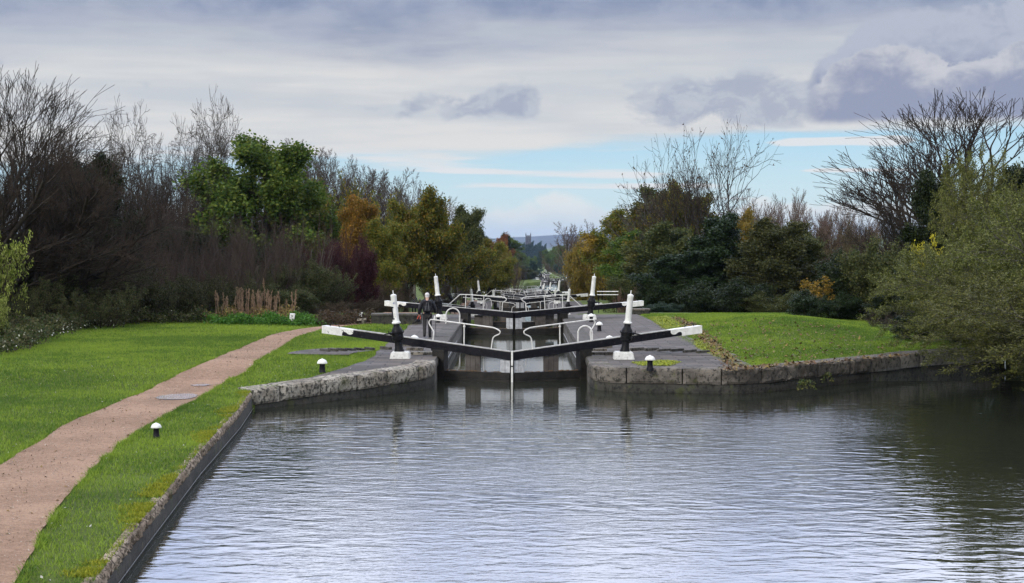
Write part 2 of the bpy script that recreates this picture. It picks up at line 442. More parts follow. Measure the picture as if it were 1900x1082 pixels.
# path
PL = [(0, 866), (116, 792), (207, 753), (289, 719), (338, 693), (396, 668.5), (468, 637), (521, 618), (560, 611)]
PR = [(31, 1081), (80, 985), (120, 927), (169, 874), (217, 830), (270, 792), (299, 777), (376, 736), (425, 705), (458, 683), (507, 654), (545, 630), (596, 611.5)]
def P2(px, py, f):
    z = 0.0
    for _ in range(6):
        x, y = P(px, py, z); z = f(x, y)
    return x, y
pl = sorted([(y, x) for x, y in (P2(a, b, gl) for a, b in PL)]); pr = sorted([(y, x) for x, y in (P2(a, b, gl) for a, b in PR)])
pl = [(-30, pl[0][1] + 0.9), (10, pl[0][1] + 0.35)] + pl; pr = [(-30, pr[0][1] + 0.75), (10, pr[0][1] + 0.3)] + pr
yend = max(pl[-1][0], pr[-1][0])
pl += [(yend + 8, -6.6), (84, -7.0), (96, -6.6), (112, -5.6), (150, -5.2)]; pr += [(yend + 8, -4.9), (84, -5.0), (96, -4.9), (112, -3.9), (150, -3.5)]
_pj = [(random.Random(3).uniform(.2, 9), random.Random(9 + q).uniform(.3, 7.3), random.Random(40 + q).uniform(0, 6)) for q in range(9)]
def pjit(y, s): return sum(.006 * math.sin(y * f + p + s * (q + 1)) for q, (a, f, p) in enumerate(_pj))
def path_l(y): return interp(pl, y) + (axis(y) if y > 112 else 0) + pjit(y, 1)
def path_r(y): return interp(pr, y) + (axis(y) if y > 112 else 0) + pjit(y, 4)
def path_material():
    m, nt, b, out = new_mat('gravel_path'); v = coords(nt, 'Position')
    n1 = noise(v, 0.5, 4, 0.6); n2 = noise(v, 9, 5, 0.7); vo = voro(v, 45); n3 = noise(v, 30, 3, 0.6)
    c = mixc(nt, (n1 * 0.55 + n2 * 0.45).step(0.38, 0.62), (0.215, 0.130, 0.078), (0.345, 0.222, 0.142))
    c = mixc(nt, (1 - voro(v, 22)).step(0.80, 0.95) * 0.75, c, (0.44, 0.34, 0.27))
    c = mixc(nt, n3.step(0.52, 0.68) * 0.75, c, (0.12, 0.075, 0.055))
    setin(nt, b, 'Base Color', c); setin(nt, b, 'Roughness', 0.85); b.inputs['Specular IOR Level'].default_value = 0.25
    bump(nt, b, vo * 0.5 + n3, 0.02)
    return m
M['path'] = path_material()
rows_sheet('path', arange(-30, 10, 4)[:-1] + arange(10, 84, 0.3)[:-1] + arange(84, 150, 2), path_l, 1, [0, .06, .15, .3, .5, .7, .85, .94, 1], gl, M['path'], dz=0.03, other=path_r)

# stone paving beside the locks
def paving_material():
    m, nt, b, out = new_mat('lockside_paving'); v = coords(nt, 'Position')
    br = nt.nodes.new('ShaderNodeTexBrick'); nt.links.new(v.k, br.inputs['Vector'])
    br.inputs['Scale'].default_value = 1.0; br.inputs['Brick Width'].default_value = 0.95; br.inputs['Row Height'].default_value = 0.42
    br.inputs['Mortar Size'].default_value = 0.02; br.inputs['Color1'].default_value = (0.052, 0.046, 0.041, 1); br.inputs['Color2'].default_value = (0.120, 0.102, 0.088, 1)
    br.inputs['Mortar'].default_value = (0.018, 0.018, 0.016, 1)
    n1 = noise(v, 0.8, 5, 0.65); n2 = noise(v, 12, 5, 0.7)
    c = S(nt, br.outputs[0])
    c = mixc(nt, n1.step(0.45, 0.7) * 0.5, c, (0.155, 0.135, 0.118))
    c = mixc(nt, n2.step(0.6, 0.72) * 0.5, c, (0.05, 0.048, 0.045))
    c = mixc(nt, (n2 * 0.5 + noise(v, 1.7, 3) * 0.5).step(0.6, 0.66) * 0.5, c, (0.09, 0.10, 0.03))
    setin(nt, b, 'Base Color', c); setin(nt, b, 'Roughness', n1.step(0.3, 0.6) * 0.25 + 0.6); b.inputs['Specular IOR Level'].default_value = 0.2
    bump(nt, b, S(nt, br.outputs['Fac']) * -0.5 + n2 * 0.6, 0.012)
    return m
M['paving'] = paving_material()
def pav_l(y):
    if y < 46.5: return interp([(39.7, xl(39.7) + 0.02), (41, xl(41) - 0.3), (43.4, -5.25), (44.7, -4.85), (46.5, -4.55)], y)
    return -4.5 + 0.06 * math.sin(y * 1.7) - (0 if y < 66 else 0.1)
rows_sheet('paving', arange(39.7, 76, 0.25), pav_l, 1, [0, .05, .12, .22, .34, .48, .64, .8, .92, 1], gl, M['paving'], dz=0.035, other=xl)
def right_paving():
    xs = arange(2.4, 6.6, 0.3) + [6.9, 7.2]
    poly = sorted([(a, b) for a, b in RQUAY[5:]] + [(2.4, 45.9), (2.47, 45.2), (2.68, 44.72), (3.05, 44.42)])
    ts = [i / 60 for i in range(61)]
    V = []
    for x in xs:
        y0 = interp(poly, x)
        ye = 76 if x < 6.3 else interp([(6.3, 76), (6.6, 60), (6.9, 53), (7.2, 46)], x)
        for t in ts:
            y = y0 + (ye - y0) * t; V.append((x, y, gr(x, y) + 0.035))
    n = len(ts)
    Q = [(i * n + k, (i + 1) * n + k, (i + 1) * n + k + 1, i * n + k + 1) for i in range(len(xs) - 1) for k in range(n - 1)]
    struct('paving', np_mesh('paving', V, Q, smooth=True), M['paving'])
right_paving()
for i, (y0, ax, z) in enumerate(LOCKS[1:]):
    ys = arange(y0 - 4, y0 + LLEN + 3, 0.8)
    rows_sheet('paving', ys, lambda y: xl(y) - 2.2, 1, [0, .3, .6, 1], gl, M['paving'], dz=0.05, other=xl)
    rows_sheet('paving', ys, xr, 1, [0, .4, .7, 1], gr, M['paving'], dz=0.05, other=lambda y: xr(y) + 3.2)
# strips swept by the balance beams
for side in (-1, 1):
    V, Q = [], []; hx, hy = side * 2.4, 48.6
    zf = gl if side < 0 else gr
    for i in range(13):
        a = R(-2 + i * 3.4)
        for rr in (2.9, 3.6, 4.4, 4.9):
            x = hx + side * rr * math.cos(a); y = hy + rr * math.sin(a) + 0.4
            V.append((x, y, zf(x, y) + 0.045))
    Q = [(i * 4 + k, i * 4 + k + 1, (i + 1) * 4 + k + 1, (i + 1) * 4 + k) for i in range(12) for k in range(3)]
    if side < 0: Q = [q[::-1] for q in Q]
    struct('paving', np_mesh('paving', V, Q), M['paving'])

# water
def water_material(name, ripple=1.0, ior=1.8):
    m, nt, b, out = new_mat(name); v = coords(nt, 'Position'); x, y, z = sep(v)
    big = noise(comb(nt, x * .10, y * .16), 1.0, 3, 0.55, 0.6)
    ruf = big.step(0.38, 0.62)
    w1 = noise(comb(nt, x * 1.5 + y * .2, y * 3.0), 1.0, 2, 0.45, 0.6)
    w2 = noise(comb(nt, x * 4.6 - y * .5, y * 8.0, 4.0), 1.0, 3, 0.55, 0.4)
    w3 = noise(comb(nt, x * 9.0, y * 19., 9.0), 1.0, 2, 0.5)
    calm = 1 - y.step(36, 44) * 0.55 * (1 - y.step(46.5, 47.5))
    h = (w1 * 0.020 * ((1 - ruf) * 0.5 + 0.6) + w2 * 0.0085 * (ruf * 0.9 + 0.35) + w3 * 0.0018 * (ruf * 1.0 + 0.15)) * calm * ripple
    setin(nt, b, 'Base Color', (0.018, 0.021, 0.014, 1)); b.inputs['Roughness'].default_value = 0.015
    b.inputs['IOR'].default_value = ior
    b.inputs['Specular IOR Level'].default_value = 0.5
    bump(nt, b, h, 1.0)
    return m
M['water'] = water_material('water', 0.62, 2.7)
M['water_far'] = water_material('water_far', 0.12, 7.0); M['water_pound'] = water_material('water_pound', 0.35, 4.0)
sheet_quad('water', -9, 20, -30, 47.75, WL, M['water'], 12, 30)
sheet_quad('water', -2.6, 2.75, 47.75, 48.6 + LLEN - 0.4, WL, M['water_far'], 2, 8)
for i, (y0, ax, z) in enumerate(LOCKS[1:]):
    py0, pax, pz = LOCKS[i]
    ys = py0 + LLEN - 0.4; ye = y0 + LLEN - 0.4
    w = 10.5 if i >= 3 else 5.2
    V = []; n = 8
    for k in range(n + 1):
        yy = ys + (ye - ys) * k / n; a = axis(yy); V += [(a - w, yy, z + WL), (a + w, yy, z + WL)]
    Q = [(2 * k, 2 * k + 1, 2 * k + 3, 2 * k + 2) for k in range(n)]
    # the sheet reaches under both banks; the ground skirts close it off
    struct('water', np_mesh('water', V, Q), M['water_pound'])
sheet_quad('water', 8, 16, LOCKS[-1][0] + LLEN, 900, -14.7, M['water_far'])

# puddle on the path
def puddle(pts, name):
    ps = [P2(a, b, gl) for a, b in pts]
    V = [(x, y, gl(x, y) + 0.045) for x, y in ps]
    me = bpy.data.meshes.new(name); me.from_pydata(V, [], [tuple(range(len(V)))]); me.update()
    o = struct(name, me, M['puddle']); return o
M['puddle'] = mat_noise('puddle_water', (0.15, 0.105, 0.08), (0.24, 0.17, 0.125), 3, 0.12, 0.03, spec=0.8)
puddle([(287, 741), (297, 737.5), (315, 735), (340, 733.2), (358, 733.5), (367, 736), (363, 740), (350, 743), (330, 744.5), (308, 744.5), (294, 743.5)][::-1], 'puddle')
puddle([(352, 717.5), (366, 715.8), (385, 715.5), (392, 717), (378, 719), (360, 719)][::-1], 'puddle')

# distant hills
def hills():
    V, Q = [], []; nx, ny = 90, 14
    rnd = random.Random(5)
    for i in range(nx + 1):
        x = -3200 + 6400 * i / nx
        px = CX + x / 7200 * F
        top = interp([(-300, 8), (700, 12), (930, 12), (960, 15), (985, 19.5), (1010, 24), (1040, 29), (1075, 31), (1120, 25), (1400, 20), (2200, 10)], px) + 1.5 * math.sin(i * 1.7) + 1.0 * math.sin(i * 3.1)
        for j in range(ny + 1):
            t = j / ny; y = 5200 + 4000 * t
            h = math.sin(min(1, t / 0.5) * math.pi / 2) ** 1.5 if t < 0.5 else math.cos((t - 0.5) * math.pi) ** 2
            V.append((x, y, -31 + (top + 31) * h))
    Q = [(i * (ny + 1) + j, (i + 1) * (ny + 1) + j, (i + 1) * (ny + 1) + j + 1, i * (ny + 1) + j + 1) for i in range(nx) for j in range(ny)]
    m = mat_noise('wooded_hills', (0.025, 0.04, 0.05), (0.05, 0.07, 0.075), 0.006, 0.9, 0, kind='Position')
    struct('hills', np_mesh('hills', V, Q, smooth=True), m)
hills()

# ------------------------------------------------------------------ stone walls
def stone_material(name, pale, mid, dark, lich=0.5, streak=False):
    m, nt, b, out = new_mat(name); v = coords(nt, 'Position'); x, y, z = sep(v)
    n1 = noise(v, 1.3, 4, 0.6); n2 = noise(v, 9, 5, 0.7)
    vs = comb(nt, x * 14., y * 14., z * 3.0) if streak else comb(nt, x * 10., y * 10., z * 8.)
    n3 = noise(vs, 1.0, 5, 0.7)
    c = mixc(nt, n1.step(0.35, 0.62), mid, pale)
    c = mixc(nt, n3.step(lich, lich + 0.1) * 0.9, c, dark)
    c = mixc(nt, noise(v, 3.1, 3).step(0.6, 0.7) * 0.55, c, (0.085, 0.07, 0.05))
    g = noise(v, 2.2, 4).step(0.58, 0.66) * 0.5
    c = mixc(nt, g, c, (0.06, 0.07, 0.02))
    setin(nt, b, 'Base Color', c); setin(nt, b, 'Roughness', 0.85); b.inputs['Specular IOR Level'].default_value = 0.2
    bump(nt, b, n2 + n3 * 0.6, 0.03)
    return m
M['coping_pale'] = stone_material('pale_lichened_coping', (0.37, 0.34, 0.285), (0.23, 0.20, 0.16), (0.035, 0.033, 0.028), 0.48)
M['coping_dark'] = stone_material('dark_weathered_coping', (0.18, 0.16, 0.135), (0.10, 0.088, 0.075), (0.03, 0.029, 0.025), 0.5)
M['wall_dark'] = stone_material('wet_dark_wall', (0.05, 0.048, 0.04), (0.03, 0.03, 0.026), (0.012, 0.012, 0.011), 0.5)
M['chamber'] = stone_material('chamber_wall', (0.1125, 0.1050, 0.0960), (0.0750, 0.0705, 0.0645), (0.0413, 0.0390, 0.0353), 0.52)
M['bank_stone'] = stone_material('rough_bank_stone', (0.40, 0.32, 0.24), (0.22, 0.165, 0.115), (0.055, 0.04, 0.027), 0.48, streak=True)
def resample(poly, step):
    out = [poly[0]]
    for a, b in zip(poly, poly[1:]):
        L = math.hypot(b[0] - a[0], b[1] - a[1]); n = max(1, int(round(L / step)))
        for i in range(1, n + 1): out.append((a[0] + (b[0] - a[0]) * i / n, a[1] + (b[1] - a[1]) * i / n))
    return out
def offset(poly, d):
    out = []
    for i, p in enumerate(poly):
        a = poly[max(0, i - 1)]; b = poly[min(len(poly) - 1, i + 1)]
        tx, ty = b[0] - a[0], b[1] - a[1]; L = math.hypot(tx, ty) or 1
        out.append((p[0] - ty / L * d, p[1] + tx / L * d))     # d>0: to the left of the direction of travel
    return out
def strip_wall(poly, ztop, h, thick, rough=0.0, seed=1, nz=6, lean=0.0):
    """solid strip: front face on poly, thickness to the left; ztop may be a function of (x,y)"""
    rnd = random.Random(seed); V, Q = [], []
    back = offset(poly, thick); n = nz + 4
    for i, (p, q) in enumerate(zip(poly, back)):
        nx, ny = (p[0] - q[0]) / thick, (p[1] - q[1]) / thick
        zt = ztop(*p) if callable(ztop) else ztop
        zq = ztop(*q) if callable(ztop) else ztop
        for k in range(nz + 1):
            j = rnd.uniform(-rough, rough)
            z = zt - h + h * k / nz
            o = j - (rough * 1.2 if k == nz else 0)
            V.append((p[0] + nx * o, p[1] + ny * o, z + (rnd.uniform(-rough, rough) * 0.6 if k else 0)))
        V.append((p[0] - nx * thick * 0.35, p[1] - ny * thick * 0.35, zt + rnd.uniform(-rough, rough) * 0.6))
        V.append((q[0], q[1], zq)); V.append((q[0], q[1], zt - h))
    for i in range(len(poly) - 1):
        for k in range(n - 1): Q.append((i * n + k, i * n + k + 1, (i + 1) * n + k + 1, (i + 1) * n + k))
        Q.append((i * n + n - 1, i * n, (i + 1) * n, (i + 1) * n + n - 1))
    T = []
    me = np_mesh('wall', V, Q, T)
    bm = bmesh.new(); bm.from_mesh(me); bmesh.ops.holes_fill(bm, edges=bm.edges, sides=0); bmesh.ops.recalc_face_normals(bm, faces=bm.faces); bm.to_mesh(me); bm.free()
    return me
def coping(poly, ztop, h, thick, block, seed, over=0.05, rough=0.012):
    """separate coping stones with open joints, one mesh"""
    rnd = random.Random(seed); mb = MB()
    fine = resample(poly, 0.16); i = 0
    while i < len(fine) - 1:
        n = max(3, int(block / 0.16 * rnd.uniform(0.75, 1.25))); seg = fine[i:i + n + 1]
        if len(fine) - (i + n) < 4: seg = fine[i:]; n = len(fine)
        i += n
        if len(seg) < 2: break
        d = rnd.uniform(-0.012, 0.012); dz = rnd.uniform(-0.01, 0.012)
        seg = [s for s in seg]
        # pull both ends in for the joint
        def lerp(a, b, t): return (a[0] + (b[0] - a[0]) * t, a[1] + (b[1] - a[1]) * t)
        seg[0] = lerp(seg[0], seg[1], 0.12); seg[-1] = lerp(seg[-1], seg[-2], 0.12)
        f = offset(seg, -(over + d)); bk = offset(seg, thick)
        V, m = [], 8
        for a, (p, q) in enumerate(zip(f, bk)):
            e = 0.035 if a in (0, len(f) - 1) else 0
            zt = (ztop(*p) if callable(ztop) else ztop) + dz; zq = (ztop(*q) if callable(ztop) else ztop) + dz
            nx, ny = (p[0] - q[0]) / (thick + over), (p[1] - q[1]) / (thick + over)
            def pt(o, z): return (p[0] - nx * o, p[1] - ny * o, z)
            jr = lambda: rnd.uniform(-rough, rough)
            V += [pt(0.05, zt - h), pt(0.012 + e + jr(), zt - h * 0.85), pt(e + jr(), zt - h * 0.5), pt(e + jr(), zt - 0.09), pt(0.022 + e + jr(), zt - 0.03), pt(0.075 + e, zt - 0.004 - e * 0.3), (q[0], q[1], zq), (q[0], q[1], zq - h)]
        Fc = []
        for a in range(len(f) - 1):
            for k in range(m): Fc.append((a * m + k, a * m + (k + 1) % m, (a + 1) * m + (k + 1) % m, (a + 1) * m + k))
        Fc.append(tuple(range(m))); Fc.append(tuple((len(f) - 1) * m + k for k in range(m - 1, -1, -1)))
        mb.add(V, Fc)
    return mb
# left quay
t = empty('quay_wall', (-4.6, 42.4, -0.2)); tag(t, 'pale lichen-covered stone quay wall running from the grass verge to the lock', 'wall')
def part_of(t, o):
    o.parent = t; o.matrix_parent_inverse = Matrix.Translation(-t.location); return o
LQ = LQUAY
part_of(t, coping(LQ, lambda x, y: gl(x, y) + 0.05, 0.42, 0.55, 1.25, 3, over=0.06).build('coping', M['coping_pale']))
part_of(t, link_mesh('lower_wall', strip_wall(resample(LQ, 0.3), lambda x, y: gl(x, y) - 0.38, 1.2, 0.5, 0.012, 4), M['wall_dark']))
# right quay
t = empty('quay_wall', (6.1, 44.3, -0.2)); tag(t, 'dark weathered stone quay wall curving below the mossy paving and leafy lawn', 'wall')
RQ = RQUAY
part_of(t, coping(RQ, lambda x, y: gr(x, y) + 0.05, 0.47, 0.55, 1.5, 9, over=0.06).build('coping', M['coping_dark']))
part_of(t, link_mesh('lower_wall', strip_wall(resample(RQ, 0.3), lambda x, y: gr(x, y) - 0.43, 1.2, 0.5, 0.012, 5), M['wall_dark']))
# towpath bank wall, rough broken stone over a smooth dark foot
t = empty('bank_wall', (-5.4, 22, -0.3)); tag(t, 'rough mossy stone bank wall between the grass verge and the open water', 'wall')
BW = resample([(x, y) for y, x in LEDGE], 0.09)
part_of(t, link_mesh('rough_stone', strip_wall(BW, lambda x, y: gl(x, y) + 0.01, 0.19, 0.15, 0.035, 7, 5), M['bank_stone']))
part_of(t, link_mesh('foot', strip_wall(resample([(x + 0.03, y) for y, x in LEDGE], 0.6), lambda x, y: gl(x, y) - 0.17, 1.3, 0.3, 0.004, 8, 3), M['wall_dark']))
o = MB(); o.tube([(x + 0.05, y, WL + 0.05) for x, y in resample([(x, y) for y, x in LEDGE], 2.0)], 0.006, 6)
part_of(t, o.build('rubbing_strip', M['steel']))
# lock chambers
ordinal = ['nearest', 'second', 'third', 'fourth', 'fifth', 'sixth', 'seventh']
wall_proto = {}
for i, (y0, ax, z) in enumerate(LOCKS):
    for side in (-1, 1):
        s0 = 46.6 - 48.6 if i == 0 else -4.0
        if (side, i == 0) not in wall_proto:
            t = empty('lock_wall')
            line = [(side * 2.4, s0), (side * 2.4 + 0.05, LLEN + 3.2)]
            if side > 0: line = line[::-1]
            if i > 0:      # wing wall towards the pound
                wing = [(side * 4.6, -6.2), (side * 2.9, -5.0), (side * 2.4, -4.0)]
                line = wing[:-1] + line if side < 0 else line + wing[::-1][1:]
            cp = coping(line, 0.05, 0.3, 0.6, 1.3, 20 + side, over=0.03)
            cp.build('coping', M['chamber'], t)
            link_mesh('chamber_face', strip_wall(resample(line, 0.8), -0.25, 4.6, 0.5, 0.006, 30 + side, 4), M['chamber'], t)
            st = MB()
            if i == 0: st.tube([(side * 2.365, 0.6, -0.55), (side * 2.365, 12, -0.55), (side * 2.4, LLEN - 2, -0.55)], 0.014, 6); st.build('rubbing_strip', M['pale_board'], t)
            wall_proto[(side, i == 0)] = t
            o = t
        else:
            o = copy_tree(wall_proto[(side, False)])
        o.location = (ax, y0, z)
        where = 'on the towpath side' if side < 0 else 'on the wooded side'
        tag(o, f'stone chamber wall of the {ordinal[i]} lock {where}' if i else f'grey stone chamber wall of the nearest lock {where}', 'wall', 'lock chamber walls')

# ------------------------------------------------------------------ lock gates
LEAF = 2.6
GANG = math.atan2(1.0, 2.4)
def smooth_path(pts, n=4):
    """Catmull-Rom through pts"""
    pts = [Vector(p) for p in pts]; out = []
    for i in range(len(pts) - 1):
        p0, p1, p2, p3 = pts[max(0, i - 1)], pts[i], pts[i + 1], pts[min(len(pts) - 1, i + 2)]
        for k in range(n):
            t = k / n
            out.append(0.5 * ((2 * p1) + (p2 - p0) * t + (2 * p0 - 5 * p1 + 4 * p2 - p3) * t * t + (3 * p1 - p0 - 3 * p2 + p3) * t ** 3))
    out.append(pts[-1]); return out
def make_gate(s, kind):
    """s=+1: leaf hung on the left (towpath) wall, s=-1: mirrored. local x: outward end negative, mitre at +LEAF; y: towards the camera negative"""
    t = empty('lock_gate')
    bt = lambda x: 0.53 - 0.10 * x if kind != 'low' else 0.56 - 0.065 * x
    X = lambda x: s * x
    BH = 0.25
    # balance beam: tapered prism
    mb = MB()
    poly = [(X(-4.16), bt(-4.16) - 0.225), (X(LEAF + 0.0), bt(LEAF) - 0.27), (X(LEAF), bt(LEAF) - 0.012), (X(-4.16), bt(-4.16) - 0.012)]
    mb.prism(poly, -0.15, 0.15); beam = mb.build('balance_beam', M['black'], t)
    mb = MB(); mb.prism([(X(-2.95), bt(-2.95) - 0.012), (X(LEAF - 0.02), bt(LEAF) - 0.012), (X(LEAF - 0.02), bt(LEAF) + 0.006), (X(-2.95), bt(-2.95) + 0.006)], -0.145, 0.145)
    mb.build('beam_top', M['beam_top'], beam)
    # white end with the ogee edge
    zt = lambda x, f: bt(x) - 0.012 - f * 0.232
    edge = [(-3.0, 0.0), (-3.0, .32), (-3.02, .48), (-3.06, .60), (-3.12, .66), (-3.17, .66), (-3.22, .58), (-3.25, .48), (-3.29, .40), (-3.34, .38), (-3.38, .42), (-3.41, .54), (-3.42, .7), (-3.42, 1.0)]
    poly = [(X(-4.18), zt(-4.18, 0) + 0.014)] + [(X(-3.0), zt(-3.0, 0) + 0.014)] + [(X(a), zt(a, f)) for a, f in edge[1:-1]] + [(X(-3.42), zt(-3.42, 1.0) - 0.004), (X(-4.18), zt(-4.18, 1.0) - 0.004)]
    mb = MB(); mb.prism(poly, -0.155, 0.155); mb.build('white_end', M['white_worn'] if kind == 'worn' else M['white'], beam)
    mb = MB(); mb.tube(smooth_path([(X(-3.95), 0, bt(-3.95)), (X(-3.94), 0, bt(-3.95) + 0.07), (X(-3.9), 0, bt(-3.9) + 0.09), (X(-3.7), 0, bt(-3.7) + 0.085), (X(-3.62), 0, bt(-3.6) + 0.065), (X(-3.61), 0, bt(-3.6))], 3), 0.012, 6)
    mb.build('grab_handle', M['black_iron'], beam)
    # heel post, mitre post, middle paddle boards, planking
    bz = -3.6 if kind == 'low' else -2.6
    mb = MB(); mb.bbox((min(X(-.12), X(.30)), -0.17, bz), (max(X(-.12), X(.30)), 0.17, bt(0) - 0.262), 0.02); mb.build('heel_post', M['wet_wood'], t)
    mb = MB(); mb.bbox((min(X(LEAF - .30), X(LEAF)), -0.10, bz), (max(X(LEAF - .30), X(LEAF)), 0.13, bt(LEAF) - 0.272), 0.015); mb.build('mitre_post', M['wet_wood'], t)
    mb = MB()
    for k in range(2):
        a, b = LEAF - .345 + k * .17, LEAF - .345 + (k + 1) * .17 - .012
        mb.bbox((min(X(a), X(b)), -0.135, -0.42), (max(X(a), X(b)), -0.104, bt(LEAF) - 0.28), 0.006)
    mb.build('pale_board', M['pale_board'], t)
    mb = MB()
    for k in range(3):
        a, b = 1.02 + k * .175, 1.02 + (k + 1) * .175 - .008
        mb.bbox((min(X(a), X(b)), -0.09, -0.45), (max(X(a), X(b)), -0.03, bt(1.3) - 0.255), 0.006)
    mb.build('paddle_board', M['plank'], t)
    mb = MB(); n = 5
    for k in range(n):
        z1 = -0.39 - k * .24; mb.bbox((min(X(.28), X(LEAF - .02)), -0.16 + 0.01 * (k % 2), max(bz, z1 - .235)), (max(X(.28), X(LEAF - .02)), 0.10, z1), 0.012)
    if bz < -1.7: mb.box((min(X(.28), X(LEAF - .02)), -0.13, bz), (max(X(.28), X(LEAF - .02)), 0.08, -1.6))
    mb.build('planking', M['wet_wood'], t)
    rnd = random.Random(int(s * 3 + len(kind))); mb = MB()
    for k in range(60):
        x = rnd.uniform(.35, LEAF - .3) ** 1.0; y = rnd.uniform(-.16, -.02); r = rnd.uniform(.012, .04)
        if rnd.random() < .5: x = rnd.uniform(.35, 1.4)
        mb.box((X(x) - r, y - r * .6, -0.392), (X(x) + r, y + r * .6, -0.392 + rnd.uniform(.01, .035)), Matrix.Translation((0, 0, 0)))
    tag(mb.build('caught_debris', M['debris'], t), kind='stuff')
    if kind == 'low' or True:
        mb = MB(); mb.box((min(X(.5), X(.95)), .11, -.3), (max(X(.5), X(.95)), .14, bt(.7) - .3)); mb.build('back_board', M['plank'], t) if kind == 'low' else None
    # iron strap on the joint
    mb = MB(); mb.bbox((min(X(-.16), X(.36)), -0.158, bt(0) - .30), (max(X(-.16), X(.36)), 0.158, bt(0) - .205), 0.005); mb.build('strap', M['black_iron'], t)
    # handrail
    yr = -0.10
    def rail(pts, r, mbx): mbx.tube([(X(x), yr if not isinstance(z, tuple) else z[1], (bt(x) if True else 0) + (z if not isinstance(z, tuple) else z[0])) for x, z in pts], r, 8)
    mb = MB()
    if kind != 'low':
        top = [(-0.12, 0.0), (-0.09, .28), (-0.13, .36), (-0.23, .50), (-0.26, .58), (-0.22, .655), (-0.12, .685), (0.5, .69), (1.2, .69), (1.9, .69), (2.06, .675), (2.2, .625), (2.235, .57), (2.19, .50), (2.06, .43), (2.0, .37), (1.97, .28), (1.93, 0.0)]
        sp = smooth_path([(x, 0, z) for x, z in top], 3)
        mb.tube([(X(p.x), yr, bt(p.x) + p.z) for p in sp], 0.021, 8)
        mb.tube([(X(.98), yr, bt(.98) - 0.05), (X(.99), yr, bt(.99) + .685)], 0.022, 8)
        mb.tube([(X(.96), yr, bt(.98) + .60), (X(1.02), yr, bt(.99) + .60)], 0.03, 8)
    else:
        sp = [(-.85, 0.0), (-.2, .58), (-.13, .625), (.3, .645), (1.2, .66), (1.95, .68)] 
        full = [(X(x), yr, bt(x) + z) for x, z in sp] + [(X(q.x), yr, bt(q.x) + q.z) for q in smooth_path([(1.95, 0, .68), (2.15, 0, .66), (2.24, 0, .60), (2.22, 0, .52), (2.1, 0, .44), (2.05, 0, .36), (2.02, 0, 0.0)], 3)[1:]]
        mb.tube(full, 0.021, 8)
        for xx in (.12, 1.05): mb.tube([(X(xx), yr, bt(xx) - .03), (X(xx + .04), yr, bt(xx) + .655)], 0.02, 8)
        mb.tube([(X(.0), yr, bt(0) + .50), (X(1.0), yr, bt(1) + .50)], 0.012, 6)
    mb.build('handrail', M['rail_white'], t, smooth=True)
    return t
gate_proto = {}
def place_gate(i, which, side):
    y0, ax, z = LOCKS[i]
    kind = ('worn' if i == 0 and side < 0 else 'high') if which == 0 else 'low'
    key = (kind, side)
    if key not in gate_proto:
        gate_proto[key] = make_gate(-side, kind) ; o = gate_proto[key]
    else: o = copy_tree(gate_proto[key])
    yy = y0 + (0 if which == 0 else LLEN)
    axx = ax if which == 0 else ax + .1
    o.location = (axx + side * 2.4, yy, z)
    o.rotation_euler = (0, 0, -side * 0 + (-GANG if side < 0 else GANG))
    end = 'upper' if which == 0 else 'lower'
    sidew = 'towpath' if side < 0 else 'wooded'
    if i == 0 and which == 0:
        lb = 'nearest lock gate with flaking white beam end reaching over the towpath verge' if side < 0 else 'nearest lock gate with clean white beam end reaching over mossy paving'
    elif i == 0:
        lb = 'lower gate of the nearest lock with white beam end behind the man in black' if side < 0 else 'lower gate of the nearest lock with its beam behind the near wooded-side paddle post'
    else: lb = f'{end} gate of the {ordinal[i]} lock with balance beam on the {sidew} side'
    tag(o, lb, 'lock gate', 'black lock gates with white handrails')
    return o
for i in range(len(LOCKS)):
    for which in (0, 1):
        for side in (-1, 1): place_gate(i, which, side)
# white depth pole fixed where the nearest gates meet
mb = MB(); mb.bbox((-0.03, -0.03, -1.0), (0.03, 0.03, 0.30), 0.006)
o = mb.build('depth_pole', M['white']); o.location = (0.0, 48.6 - 1.0 - 0.19, 0)
tag(o, 'white square pole standing in the water where the nearest gates meet', 'pole')
mb = MB(); mb.box((-0.034, -0.034, -0.2), (0.034, 0.034, -0.16)); mb.build('black_band', M['black'], o)

